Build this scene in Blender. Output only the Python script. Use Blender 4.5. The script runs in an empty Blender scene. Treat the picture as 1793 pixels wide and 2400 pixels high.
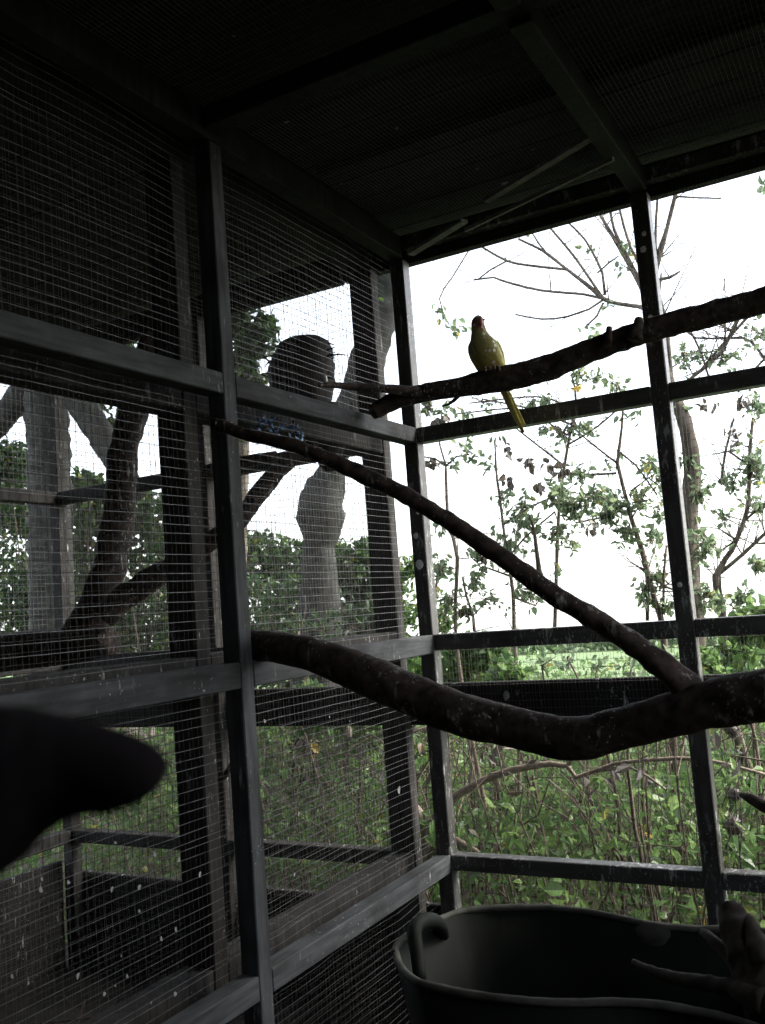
import bpy, bmesh, math, random
import numpy as np
from mathutils import Vector, Matrix, noise as mnoise

SC = bpy.context.scene
COL = SC.collection
random.seed(7)
RNG = np.random.default_rng(11)

# ------------------------------------------------------------------ camera
EYE = Vector((0.0, 0.0, 0.0))            # eye level is z = 0, the floor lies 1.45 m lower
FLOOR = -1.45
FWD = Vector((-0.47833737, 0.87227074, 0.1016716))
RGT = Vector((0.87047835, 0.48625176, -0.07633261))
UPV = Vector((0.1160207, -0.05199019, 0.99188518))
FPX = 2192.9
cam_d = bpy.data.cameras.new("camera")
cam = bpy.data.objects.new("camera", cam_d)
COL.objects.link(cam)
cam.matrix_world = Matrix(((RGT.x, UPV.x, -FWD.x, 0), (RGT.y, UPV.y, -FWD.y, 0), (RGT.z, UPV.z, -FWD.z, 0), (0, 0, 0, 1)))
cam_d.sensor_fit = 'VERTICAL'
cam_d.sensor_height = 36.0
cam_d.sensor_width = 27.0
cam_d.lens = FPX / 2400 * 36.0
cam_d.clip_start = 0.05
cam_d.clip_end = 3000
cam_d.dof.use_dof = True
cam_d.dof.focus_distance = 3.1
cam_d.dof.aperture_fstop = 7.5
SC.camera = cam

# ------------------------------------------------------------------ world, sun, exposure
SUN_EL, SUN_AZ = math.radians(38), math.radians(62)       # sun behind cloud, beyond the back wall to the right
world = bpy.data.worlds.new("World")
SC.world = world
world.use_nodes = True
wn, wl = world.node_tree.nodes, world.node_tree.links
wn.clear()
w_out = wn.new("ShaderNodeOutputWorld")
w_bg = wn.new("ShaderNodeBackground")
w_sky = wn.new("ShaderNodeTexSky")
w_sky.sky_type = 'NISHITA'
w_sky.sun_disc = False
w_sky.sun_elevation = SUN_EL
w_sky.sun_rotation = SUN_AZ
w_sky.dust_density = 2.0
w_sky.air_density = 1.0
w_hs = wn.new("ShaderNodeHueSaturation")
w_hs.inputs['Saturation'].default_value = 0.38            # overcast: the cloud takes the blue out of the sky
w_tc = wn.new("ShaderNodeTexCoord")
w_sep = wn.new("ShaderNodeSeparateXYZ")
w_max = wn.new("ShaderNodeMath"); w_max.operation = 'MAXIMUM'; w_max.inputs[1].default_value = 0.06
w_cmb = wn.new("ShaderNodeCombineXYZ")
wl.new(w_tc.outputs['Generated'], w_sep.inputs[0])
wl.new(w_sep.outputs['X'], w_cmb.inputs['X']); wl.new(w_sep.outputs['Y'], w_cmb.inputs['Y'])
wl.new(w_sep.outputs['Z'], w_max.inputs[0]); wl.new(w_max.outputs[0], w_cmb.inputs['Z'])
wl.new(w_cmb.outputs[0], w_sky.inputs['Vector'])
wl.new(w_sky.outputs[0], w_hs.inputs['Color'])
wl.new(w_hs.outputs[0], w_bg.inputs['Color'])
w_bg.inputs['Strength'].default_value = 0.13
wl.new(w_bg.outputs[0], w_out.inputs['Surface'])

sun_d = bpy.data.lights.new("sun", 'SUN')
sun_d.energy = 1.2
sun_d.angle = math.radians(25)
sun_d.color = (1.0, 0.95, 0.86)
sun = bpy.data.objects.new("sun", sun_d)
COL.objects.link(sun)
sdir = Vector((math.sin(SUN_AZ) * math.cos(SUN_EL), math.cos(SUN_AZ) * math.cos(SUN_EL), math.sin(SUN_EL)))
sun.rotation_euler = sdir.to_track_quat('Z', 'Y').to_euler()
sun.location = sdir * 20

SC.view_settings.view_transform = 'Standard'
SC.view_settings.look = 'None'
SC.view_settings.exposure = 2.4
SC.view_settings.gamma = 1.0
SC.view_settings.use_curve_mapping = False
SC.render.engine = 'CYCLES'
SC.cycles.max_bounces = 8
SC.cycles.diffuse_bounces = 5
SC.cycles.transmission_bounces = 4
SC.cycles.transparent_max_bounces = 12
SC.cycles.use_denoising = True
SC.cycles.sample_clamp_indirect = 6.0

# ------------------------------------------------------------------ measuring: photograph rays meet planes of the place
def ray(u, v):
    return (FWD * FPX + RGT * (u - 896.5) - UPV * (v - 1200)).normalized()
def atY(u, v, y):
    d = ray(u, v); return d * (y / d.y)
def atX(u, v, x):
    d = ray(u, v); return d * (x / d.x)
def atD(u, v, d):
    r = ray(u, v); return r * (d / r.dot(FWD))
def ppm(p):
    return FPX / Vector(p).dot(FWD)

# ------------------------------------------------------------------ mesh helpers
class MB:
    def __init__(self):
        self.v = []; self.f = []; self.n = 0
    def add(self, verts, faces):
        verts = np.asarray(verts, dtype=float).reshape(-1, 3)
        self.v.append(verts)
        o = self.n
        self.f.extend([tuple(int(i) + o for i in f) for f in faces])
        self.n += len(verts)
    def box(self, x0, x1, y0, y1, z0, z1, bev=0.003):
        bm = bmesh.new()
        bmesh.ops.create_cube(bm, size=1.0)
        for w in bm.verts:
            w.co = Vector((x0 + (w.co.x + .5) * (x1 - x0), y0 + (w.co.y + .5) * (y1 - y0), z0 + (w.co.z + .5) * (z1 - z0)))
        if bev:
            bmesh.ops.bevel(bm, geom=bm.edges[:], offset=bev, segments=1, affect='EDGES')
        bm.verts.index_update()
        self.add([w.co[:] for w in bm.verts], [[w.index for w in f.verts] for f in bm.faces])
        bm.free()
    def bar(self, a, b, w, h, up=(0, 0, 1)):
        a, b = Vector(a), Vector(b)
        t = (b - a).normalized(); s = t.cross(Vector(up)).normalized(); u = s.cross(t)
        vs = []
        for p in (a, b):
            for i, j in ((-1, -1), (1, -1), (1, 1), (-1, 1)):
                vs.append((p + s * (i * w / 2) + u * (j * h / 2))[:])
        self.add(vs, [(3, 2, 1, 0), (4, 5, 6, 7), (0, 1, 5, 4), (1, 2, 6, 5), (2, 3, 7, 6), (3, 0, 4, 7)])
    def tube(self, pts, rad, seg=10, rough=0.0, step=None, scale=9.0, flat=1.0, seed=0.0):
        pts = [Vector(p) for p in pts]; rad = list(rad)
        if step:
            pts, rad = resample(pts, rad, step)
        n = len(pts)
        if n < 2: return
        t0 = (pts[1] - pts[0]).normalized()
        ref = Vector((0, 0, 1)) if abs(t0.z) < .9 else Vector((0, 1, 0))
        s = t0.cross(ref).normalized()
        vs = []
        for i in range(n):
            t = (pts[min(i + 1, n - 1)] - pts[max(i - 1, 0)]).normalized()
            s = (s - t * s.dot(t)).normalized(); w = t.cross(s)
            for k in range(seg):
                a = 2 * math.pi * k / seg
                d = s * math.cos(a) + w * (math.sin(a) * flat)
                r = rad[i]
                if rough:
                    q = pts[i] + d * r
                    r *= 1 + rough * (mnoise.noise(q * scale + Vector((seed, 0, 0))) + .5 * mnoise.noise(q * scale * 3.1))
                vs.append((pts[i] + d * r)[:])
        fs = []
        for i in range(n - 1):
            for k in range(seg):
                k2 = (k + 1) % seg
                fs.append((i * seg + k, i * seg + k2, (i + 1) * seg + k2, (i + 1) * seg + k))
        vs.append(pts[0][:]); vs.append(pts[-1][:])
        for k in range(seg):
            k2 = (k + 1) % seg
            fs.append((n * seg, k2, k)); fs.append((n * seg + 1, (n - 1) * seg + k, (n - 1) * seg + k2))
        self.add(vs, fs)
    def build(self, name, mat, parent=None, smooth=False):
        me = bpy.data.meshes.new(name)
        vs = np.concatenate(self.v) if self.v else np.zeros((0, 3))
        origin = Vector((0, 0, 0))
        if parent is not None:
            origin = parent.get('_o', None) and Vector(parent['_o']) or Vector((0, 0, 0))
        me.from_pydata((vs - np.array(origin[:])).tolist() if len(vs) else [], [], self.f)
        if smooth:
            me.polygons.foreach_set('use_smooth', [True] * len(me.polygons))
        me.materials.append(mat)
        me.update()
        o = bpy.data.objects.new(name, me)
        COL.objects.link(o)
        if parent is not None:
            o.parent = parent
            o['_o'] = origin[:]
        return o

def resample(pts, rad, step):
    # Catmull-Rom through the points, then even steps
    P = [pts[0] * 2 - pts[1]] + pts + [pts[-1] * 2 - pts[-2]]
    R = [rad[0]] + rad + [rad[-1]]
    op, orr = [], []
    for i in range(1, len(P) - 2):
        L = (P[i + 1] - P[i]).length
        m = max(1, int(L / step))
        for j in range(m):
            t = j / m
            a, b, c, d = P[i - 1], P[i], P[i + 1], P[i + 2]
            q = 0.5 * ((2 * b) + (c - a) * t + (2 * a - 5 * b + 4 * c - d) * t * t + (3 * b - a - 3 * c + d) * t ** 3)
            op.append(q); orr.append(R[i] * (1 - t) + R[i + 1] * t)
    op.append(P[-2]); orr.append(R[-2])
    return op, orr

def tag(o, label=None, cat=None, group=None, kind=None):
    if label: o['label'] = label
    if cat: o['category'] = cat
    if group: o['group'] = group
    if kind: o['kind'] = kind
    return o
def thing(name, label, cat, loc=(0, 0, 0), group=None):
    o = bpy.data.objects.new(name, None)
    o.empty_display_size = 0.1
    COL.objects.link(o)
    o.location = loc
    o['_o'] = tuple(loc)
    return tag(o, label, cat, group)
def stuff(o):
    o['kind'] = 'stuff'; return o

# ------------------------------------------------------------------ materials
def mat(name):
    m = bpy.data.materials.new(name); m.use_nodes = True
    nt = m.node_tree; b = nt.nodes['Principled BSDF']
    return m, nt.nodes, nt.links, b
def nd(n, t, **kw):
    x = n.new(t)
    for k, v in kw.items(): setattr(x, k, v)
    return x
def ramp(n, stops):
    r = n.new('ShaderNodeValToRGB'); e = r.color_ramp.elements
    while len(e) < len(stops): e.new(.5)
    for i, (p, c) in enumerate(stops):
        e[i].position = p; e[i].color = (*c, 1)
    return r
def mapped(n, l, scale):
    tc = nd(n, 'ShaderNodeTexCoord'); mp = nd(n, 'ShaderNodeMapping')
    mp.inputs['Scale'].default_value = scale
    l.new(tc.outputs['Object'], mp.inputs[0]); return mp.outputs[0]

def timber(name, c0, c1, grain=(30, 30, 3), rough=.8, splats=True, stain=.5, many=0.0, spec=.25):
    m, n, l, b = mat(name)
    v = mapped(n, l, grain)
    t = nd(n, 'ShaderNodeTexNoise'); t.inputs['Scale'].default_value = 2.0; t.inputs['Detail'].default_value = 8
    l.new(v, t.inputs['Vector'])
    r = ramp(n, [(.3, c0), (.7, c1)]); l.new(t.outputs['Fac'], r.inputs[0])
    big = nd(n, 'ShaderNodeTexNoise'); big.inputs['Scale'].default_value = 1.0; big.inputs['Detail'].default_value = 5
    l.new(mapped(n, l, (7, 7, 7)), big.inputs['Vector'])
    dk = ramp(n, [(.35, (stain, stain * .95, stain * .9)), (.6, (1, 1, 1))]); l.new(big.outputs['Fac'], dk.inputs[0])
    mx = nd(n, 'ShaderNodeMixRGB', blend_type='MULTIPLY'); mx.inputs[0].default_value = 1
    l.new(r.outputs[0], mx.inputs[1]); l.new(dk.outputs[0], mx.inputs[2])
    col = mx.outputs[0]
    if splats:      # white bird droppings: a few rounded spots and short downward runs
        def nz(vec, lo, hi, det=5):
            x = nd(n, 'ShaderNodeTexNoise'); x.inputs['Scale'].default_value = 1.0; x.inputs['Detail'].default_value = det; x.inputs['Roughness'].default_value = .65
            l.new(mapped(n, l, vec), x.inputs['Vector'])
            q = ramp(n, [(lo, (0, 0, 0)), (hi, (1, 1, 1))]); l.new(x.outputs['Fac'], q.inputs[0]); return q.outputs[0]
        run = nz((52, 52, 11), .60 - many, .68 - many)
        speck = nz((120, 120, 90), .66 - many, .72 - many, 2)
        mxs = nd(n, 'ShaderNodeMath', operation='MAXIMUM'); l.new(run, mxs.inputs[0]); l.new(speck, mxs.inputs[1])
        patch = nz((6, 6, 4), .46 - many, .62 - many, 3)
        mk = nd(n, 'ShaderNodeMath', operation='MULTIPLY'); l.new(mxs.outputs[0], mk.inputs[0]); l.new(patch, mk.inputs[1])
        ml = nd(n, 'ShaderNodeMath', operation='MULTIPLY'); l.new(mk.outputs[0], ml.inputs[0]); ml.inputs[1].default_value = .6
        m2 = nd(n, 'ShaderNodeMixRGB'); l.new(ml.outputs[0], m2.inputs[0]); l.new(col, m2.inputs[1]); m2.inputs[2].default_value = (.7, .72, .7, 1)
        col = m2.outputs[0]
    l.new(col, b.inputs['Base Color'])
    b.inputs['Roughness'].default_value = rough
    b.inputs['Specular IOR Level'].default_value = spec
    bp = nd(n, 'ShaderNodeBump'); bp.inputs['Strength'].default_value = .35; bp.inputs['Distance'].default_value = .004
    l.new(t.outputs['Fac'], bp.inputs['Height']); l.new(bp.outputs[0], b.inputs['Normal'])
    return m

def plain(name, c0, c1, scale=20, rough=.7, metal=0.0, bump=.2, spec=.3):
    m, n, l, b = mat(name)
    t = nd(n, 'ShaderNodeTexNoise'); t.inputs['Scale'].default_value = scale; t.inputs['Detail'].default_value = 6
    l.new(mapped(n, l, (1, 1, 1)), t.inputs['Vector'])
    r = ramp(n, [(.3, c0), (.7, c1)]); l.new(t.outputs['Fac'], r.inputs[0]); l.new(r.outputs[0], b.inputs['Base Color'])
    b.inputs['Roughness'].default_value = rough; b.inputs['Metallic'].default_value = metal
    b.inputs['Specular IOR Level'].default_value = spec
    if bump:
        bp = nd(n, 'ShaderNodeBump'); bp.inputs['Strength'].default_value = bump; bp.inputs['Distance'].default_value = .01
        l.new(t.outputs['Fac'], bp.inputs['Height']); l.new(bp.outputs[0], b.inputs['Normal'])
    return m

def leaf_mat(name, stops, gam=.72, tw=.45):
    m, n, l, b = mat(name)
    g = nd(n, 'ShaderNodeNewGeometry')
    r = ramp(n, stops); r.color_ramp.interpolation = 'LINEAR'
    l.new(g.outputs['Random Per Island'], r.inputs[0])
    l.new(r.outputs[0], b.inputs['Base Color'])
    b.inputs['Roughness'].default_value = .38; b.inputs['Specular IOR Level'].default_value = .5
    tr = nd(n, 'ShaderNodeBsdfTranslucent')
    hm = nd(n, 'ShaderNodeMixRGB', blend_type='MULTIPLY'); hm.inputs[0].default_value = 1
    gm = nd(n, 'ShaderNodeGamma'); gm.inputs['Gamma'].default_value = gam
    l.new(r.outputs[0], gm.inputs[0]); l.new(gm.outputs[0], tr.inputs['Color'])
    mx = nd(n, 'ShaderNodeMixShader'); mx.inputs[0].default_value = tw
    l.new(b.outputs[0], mx.inputs[1]); l.new(tr.outputs[0], mx.inputs[2])
    out = [x for x in n if x.type == 'OUTPUT_MATERIAL'][0]
    l.new(mx.outputs[0], out.inputs['Surface'])
    return m

M = {}
M['frame'] = timber('grey painted timber', (.034, .037, .040), (.088, .094, .10), splats=True, many=-.02)
M['frame_y'] = timber('grey painted timber along', (.034, .037, .040), (.088, .094, .10), grain=(30, 3, 30), splats=True, many=-.02)
M['frameb'] = timber('dark gloss painted timber', (.035, .033, .033), (.085, .083, .084), splats=True, many=.04, rough=.42, spec=.55)
M['frameb_x'] = timber('dark gloss painted timber along', (.035, .033, .033), (.085, .083, .084), grain=(3, 30, 30), splats=True, many=.04, rough=.42, spec=.55)
M['frame2'] = timber('weathered neighbour timber', (.022, .021, .02), (.055, .052, .05), splats=True)
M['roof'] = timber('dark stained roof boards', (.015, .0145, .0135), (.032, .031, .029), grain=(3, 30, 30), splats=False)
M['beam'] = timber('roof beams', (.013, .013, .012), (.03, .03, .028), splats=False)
M['lath'] = timber('pale lath', (.17, .17, .165), (.29, .29, .28), splats=True)
M['wire'] = plain('galvanised wire', (.075, .08, .084), (.16, .168, .174), 40, .55, .3, 0)
M['wireshade'] = plain('deep shaded wire', (.018, .018, .018), (.045, .044, .043), 40, .7, .1, 0)  # shaded copy of the galvanised wire, darkness put into its colour
M['wiredark'] = plain('shaded galvanised wire', (.05, .047, .044), (.11, .105, .10), 40, .6, .2, 0)  # galvanised wire with its unlit side's dark tone put in the colour
M['perch'] = timber('brown perch bark', (.014, .010, .009), (.095, .07, .058), grain=(22, 22, 22), splats=True, stain=.6, many=.02)
M['bark'] = timber('grey bark', (.08, .065, .05), (.22, .19, .15), grain=(26, 26, 6), splats=False)
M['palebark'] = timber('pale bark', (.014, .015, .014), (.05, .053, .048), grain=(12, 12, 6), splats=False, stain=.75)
M['twig'] = plain('twig bark', (.09, .07, .055), (.2, .16, .12), 60, .8)
M['paletwig'] = plain('pale twig bark', (.2, .16, .12), (.36, .30, .24), 60, .8)
M['nest'] = timber('dark nest log', (.012, .011, .010), (.035, .032, .03), grain=(14, 14, 5), splats=False)
M['tub'] = plain('dark green rubber', (.0055, .0075, .0055), (.012, .0145, .011), 6, .7, 0, .15, .15)
M['tubrim'] = plain('paler rubber rim', (.035, .038, .03), (.10, .10, .085), 18, .7, 0, .3)  # rim toned paler than the tub body
M['root'] = timber('weathered root wood', (.02, .015, .012), (.06, .047, .038), grain=(22, 22, 8), splats=False)
M['white'] = plain('white droppings', (.6, .62, .62), (.8, .82, .82), 80, .8)
M['feather'] = plain('white down', (.16, .165, .165), (.32, .33, .33), 60, .9)
M['ground'] = plain('leaf litter soil', (.035, .028, .02), (.09, .075, .05), 5, .95, 0, .5)
M['floor'] = plain('dirty aviary floor', (.007, .0065, .006), (.018, .017, .015), 9, .95, 0, .5)
M['field'] = plain('field grass', (.12, .18, .075), (.17, .24, .10), .35, .9, 0, 0)
M['shed'] = timber('shed wall boards', (.012, .0118, .0115), (.026, .025, .024), splats=False)
M['shedbounce'] = timber('pale bounce boards', (.16, .16, .155), (.26, .26, .25), splats=False)  # unseen boards made paler to bounce light onto the parrot
M['board'] = timber('dark kick board', (.012, .0118, .0115), (.03, .029, .028), splats=True)
M['stub'] = plain('dark stub surface', (.003, .0028, .004), (.006, .0054, .0065), 30, 1.0, 0, .3, .03)
M['blue'] = plain('glossy blue', (.03, .10, .32), (.12, .3, .62), 40, .25, 0, .4, .6)
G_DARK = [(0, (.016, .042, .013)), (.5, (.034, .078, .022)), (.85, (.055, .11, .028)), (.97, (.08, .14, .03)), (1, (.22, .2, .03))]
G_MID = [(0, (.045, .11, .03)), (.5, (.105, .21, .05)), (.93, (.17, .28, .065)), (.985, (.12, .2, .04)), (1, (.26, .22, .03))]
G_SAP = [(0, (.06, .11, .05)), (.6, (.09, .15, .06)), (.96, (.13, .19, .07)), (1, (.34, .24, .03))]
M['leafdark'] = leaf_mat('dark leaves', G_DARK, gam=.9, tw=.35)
M['leaf'] = leaf_mat('undergrowth leaves', G_MID)
M['leafsap'] = leaf_mat('sapling leaves', G_SAP, gam=.6, tw=.6)  # extra translucency pales the leaves in place of veiling glare
M['dead'] = leaf_mat('dead leaves', [(0, (.07, .06, .055)), (.7, (.12, .105, .09)), (1, (.16, .12, .07))], tw=.15)
M['yellow'] = leaf_mat('yellow leaves', [(0, (.42, .28, .03)), (1, (.5, .36, .05))], tw=.4)
M['hedge'] = leaf_mat('far hedge leaves', [(0, (.05, .09, .04)), (1, (.10, .15, .06))])

# ------------------------------------------------------------------ setting: ground, field, floor
def terrain_z(x, y):
    return FLOOR - 0.12 - max(0.0, y - 5.0) * 0.042 + 0.05 * mnoise.noise(Vector((x * .5, y * .5, 0)))
def sheet(name, xs, ys, dz, m):
    b = MB()
    vs = [(x, y, terrain_z(x, y) + dz) for y in ys for x in xs]
    nx = len(xs)
    fs = [(j * nx + i, j * nx + i + 1, (j + 1) * nx + i + 1, (j + 1) * nx + i) for j in range(len(ys) - 1) for i in range(nx - 1)]
    b.add(vs, fs)
    o = b.build(name, m, smooth=True)
    o['kind'] = 'structure'
    return o
lin = lambda a, b, n: [a + (b - a) * i / (n - 1) for i in range(n)]
geo = [-900, -500, -250, -120, -60, -30] + lin(-16, 16, 33) + [30, 60, 120, 250, 500, 900]
sheet('ground', geo, [-900, -300, -100, -40, -15] + lin(-6, 14, 41) + [30, 60, 120, 300, 900, 2000], 0, M['ground'])
sheet('field', [-900, -400, -150, -60] + lin(-30, 30, 13) + [60, 150, 400, 900], lin(15, 60, 16) + [80, 120, 200, 400, 900, 1900], .06, M['field'])
fb = MB(); fb.box(-3.5, 1.6, -0.9, 3.15, FLOOR - .2, FLOOR, 0)
tag(fb.build('floor', M['floor']), kind='structure')

# ------------------------------------------------------------------ aviary walls
XL = -1.4808          # face of the left partition towards us
YB = 3.0              # face of the back wall towards us
T = 0.055
ZA, ZB, ZC = 0.6383, -0.108, -0.8664
ZP = 1.275            # underside of the top plate
ZTOP = 1.36

def wires(fixed_axis, pos, a0, a1, z0, z1, pa, pz, r=0.00055, rv=0.00042, amp=0.004, seed=0.0, seg=0.09, jit=0.0015, which='hv'):
    """weldmesh as thin three-sided rods: along axis a (x or y) and along z, slightly bowed"""
    b = MB()
    rng = np.random.default_rng(int(seed * 10) + 5)
    def off(p):
        return amp * (mnoise.noise(Vector((p[0] * 2.3 + seed, p[1] * 2.3, 0))) + .6 * mnoise.noise(Vector((p[0] * 6.1, p[1] * 6.1 + seed, 3))))
    def rod(P2, first):          # P2: list of (a, z)
        n = len(P2)
        vs = np.zeros((n, 3, 3))
        d = (P2[-1][0] - P2[0][0], P2[-1][1] - P2[0][1])
        along_a = abs(d[0]) > abs(d[1])
        for i, (a, z) in enumerate(P2):
            o = off((a, z)) + (0.0007 if first else -.0007)
            for k in range(3):
                an = 2.094 * k + .5
                cx, cy = (r if along_a else rv) * math.cos(an), (r if along_a else rv) * math.sin(an)
                q = (a, z + cx, o + cy) if along_a else (a + cx, z, o + cy)
                vs[i, k] = (pos + q[2], q[0], q[1]) if fixed_axis == 'x' else (q[0], pos + q[2], q[1])
        fs = []
        for i in range(n - 1):
            for k in range(3):
                k2 = (k + 1) % 3
                fs.append((i * 3 + k, i * 3 + k2, (i + 1) * 3 + k2, (i + 1) * 3 + k))
        b.add(vs.reshape(-1, 3), fs)
    na = max(2, int((a1 - a0) / seg)); nz = max(2, int((z1 - z0) / seg))
    z = z0
    while which != 'v' and z < z1:
        w = rng.normal(0, jit)
        ph = rng.uniform(0, 50)
        rod([(a0 + (a1 - a0) * i / na, z + w + jit * 1.2 * mnoise.noise(Vector((i * .4, ph, 0)))) for i in range(na + 1)], True)
        z += pz * (1 if rng.random() > .03 else .6)
    a = a0
    while which != 'h' and a < a1:
        w = rng.normal(0, jit * .8); ph = rng.uniform(0, 50)
        rod([(a + w + jit * mnoise.noise(Vector((i * .4, ph, 7))), z0 + (z1 - z0) * i / nz) for i in range(nz + 1)], False)
        a += pa
    return b

def droppings(parent, spots):
    for p, r, n in spots:
        b = MB(); p = Vector(p); nrm = Vector(n).normalized()
        s = nrm.cross(Vector((0, 0, 1))).normalized(); w = Vector((0, 0, 1))
        N = 12; vs = [(p + nrm * .003)[:]]
        ph = random.random() * 9
        for ring, h in ((.7, .0026), (1.0, -.0005)):
            for k in range(N):
                a = 2 * math.pi * k / N
                rr = r * ring * (1 + .22 * mnoise.noise(Vector((math.cos(a) * 2 + ph, math.sin(a) * 2, 0))))
                vs.append((p + s * rr * math.cos(a) + w * rr * math.sin(a) * 1.12 + nrm * h)[:])
        fs = [(0, 1 + k, 1 + (k + 1) % N) for k in range(N)]
        fs += [(1 + k, 1 + N + k, 1 + N + (k + 1) % N, 1 + (k + 1) % N) for k in range(N)]
        b.add(vs, fs)
        b.build('dropping', M['white'], parent, smooth=True)

# --- our left partition
lw = thing('mesh_partition', 'grey timber and wire mesh partition running along the left side of the aviary', 'mesh wall')
YP = [0.80, 1.899, YB]                      # near faces of its posts (the corner post belongs to the back wall)
posts_y = [-0.30, 0.80, 1.899]
for y in posts_y:
    b = MB(); b.box(XL - T, XL, y, y + .052, FLOOR, ZP, .003); b.build('post', M['frame'], lw)
spans = [(-0.248, .80), (.852, 1.899), (1.951, YB)]
for (a, c) in spans:
    for z, h in ((ZA, .056), (ZB, .066), (ZC, .058), (FLOOR + .07, .06)):
        b = MB(); b.box(XL - T, XL, a + .0008, c - .0008, z - h, z, .003); b.build('rail', M['frame_y'], lw)
b = MB(); b.box(XL - T - .004, XL + .002, -.35, YB - .001, ZP + .001, ZTOP, .003); b.build('top_plate', M['beam'], lw)
stuff(wires('x', XL - T - .004, -.3, YB + .05, FLOOR + .02, ZTOP - .01, .0254, .0236, seed=1.0, amp=.014, r=.00075, which='h').build('wire_mesh', M['wire'], lw))
stuff(wires('x', XL - T - .0055, -.3, YB + .05, FLOOR + .02, ZTOP - .01, .0165, .0254, seed=1.0, amp=.014, rv=.0005, which='v').build('wire_mesh', M['wireshade'], lw))

# --- back wall
bw = thing('mesh_back_wall', 'grey timber and wire mesh wall closing the far end below the parrot perch', 'mesh wall')
XR = -0.5839
posts_x = [XL, XR, .313, 1.21]              # right faces
pst = []
for i, x in enumerate(posts_x):
    b = MB(); b.box(x - T, x, YB, YB + T, FLOOR, ZP, .003)
    pst.append(b.build('post', M['frameb'], bw))
rl = []
for i in range(3):
    a, c = posts_x[i], posts_x[i + 1] - T
    for z, h in ((ZA, .056), (ZB, .056), (ZC, .052)):
        b = MB(); b.box(a + .0008, c - .0008, YB + .001, YB + T, z - h, z, .003); rl.append(b.build('rail', M['frameb_x'], bw))
b = MB(); b.box(XL - .3, 1.3, YB + T + .008, YB + T + .05, ZP, ZTOP + .03, .003); b.build('top_plate', M['beam'], bw)
b = MB(); b.box(XL + .001, 1.3, YB + .012, YB + T, ZP + .036, ZTOP, .003); b.build('batten', M['frameb'], bw)
b = MB(); b.box(XL - .02, 1.3, YB + T + .008, YB + T + .034, -.432, -.285, .003); b.build('kick_board', M['board'], bw)
b = MB(); b.box(XL - .02, 1.3, YB + T + .008, YB + T + .034, FLOOR - .1, -1.10, .003); b.build('kick_board', M['board'], bw)
stuff(wires('y', YB + T + .004, XL - .05, 1.25, FLOOR + .02, ZTOP, .0127, .0254, seed=2.0, amp=.004, r=.0007, rv=.0005).build('wire_mesh', M['wiredark'], bw))
droppings(pst[0], [((XL - .03, YB - .0005, atY(985, 1323, YB).z), .0165, (0, -1, 0)),
                   ((XL - .035, YB - .0005, atY(982, 1255, YB).z), .010, (0, -1, 0)),
                   ((XL - .02, YB - .0005, atY(990, 1200, YB).z), .007, (0, -1, 0))])
droppings(pst[1], [((XR - .03, YB - .0005, atY(1505, 585, YB).z), .010, (0, -1, 0)),
                   ((XR - .022, YB - .0005, atY(1500, 550, YB).z), .008, (0, -1, 0)),
                   ((XR - .03, YB - .0005, atY(1545, 740, YB).z), .009, (0, -1, 0)),
                   ((XR - .03, YB - .0005, atY(1600, 1370, YB).z), .008, (0, -1, 0))])

# --- unseen right end and the shed behind us: an added enclosure that shapes the light
sw = thing('added_shed_wall', 'boarded enclosure added around the bays to shape their light', 'wall')
for k in range(26):
    b = MB(); b.box(-3.7 + k * .2, -3.7 + k * .2 + .194, -.9, -.87, FLOOR, ZTOP + .1, .002); b.build('board', M['shedbounce'] if k > 9 else M['shed'], sw)
for k in range(20):           # boarded, with an unseen hatch added to let in light at y .93 to 1.93
    b = MB(); b.box(1.45, 1.48, -.87 + k * .2, -.87 + k * .2 + .194, FLOOR, (-.3 if 9 <= k <= 13 else ZTOP + .1), .002); b.build('board', M['shed'], sw)

for k in range(17):  # boards added to block light from the next bay's left side
    b = MB(); b.box(-3.50, -3.47, -.87 + k * .2, -.87 + k * .2 + .194, FLOOR, ZTOP + .1, .002); b.build('board', M['shed'], sw)
for k in range(6):  # boards added out of view to narrow the back wall's light opening
    b = MB(); b.box(.32 + k * .2, .32 + k * .2 + .194, YB + T + .06, YB + T + .085, FLOOR, ZTOP + .1, .002); b.build('board', M['shed'], sw)
for w_ in (lw, bw, sw): w_['kind'] = 'thing'
# --- neighbouring aviary
XN = -1.62
XF = -3.38
na = thing('neighbour_aviary', 'dark weathered aviary frame of the next bay beyond the left partition', 'aviary')
for y in (-.3, .80, 1.90, 3.0):
    b = MB(); b.box(XN - .095, XN, y, y + .055, FLOOR, ZP, .003); b.build('post', M['frame2'], na)
for a, c in ((-.245, .80), (.855, 1.90), (1.955, 3.0)):
    for z, h in ((ZA - .015, .06), (ZB + .02, .07), (ZC, .06)):
        b = MB(); b.box(XN - .095, XN - .002, a + .001, c - .001, z - h, z, .003); b.build('rail', M['frame2'], na)
xs2 = [(XN - .095 - .8, XN - .095 - .745), (XF, XF + .055)]
for x0, x1 in xs2:
    b = MB(); b.box(x0, x1, YB, YB + T, FLOOR, ZP, .003); b.build('post', M['frame2'], na)
for a, c in ((XF + .055, XN - .895), (XN - .84, XN - .095)):
    for z, h in ((ZA, .056), (ZB, .056), (ZC, .052)):
        b = MB(); b.box(a + .001, c - .001, YB + .001, YB + T, z - h, z, .003); b.build('rail', M['frame2'], na)
for y in (.8, 1.9):
    b = MB(); b.box(XF, XF + .055, y, y + .055, FLOOR, ZP, .003); b.build('post', M['frame2'], na)
for a, c in ((.855, 1.9), (1.955, 3.0)):
    for z, h in ((ZA, .056), (ZB, .056), (ZC, .052)):
        b = MB(); b.box(XF, XF + .054, a + .001, c - .001, z - h, z, .003); b.build('rail', M['frame2'], na)
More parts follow.
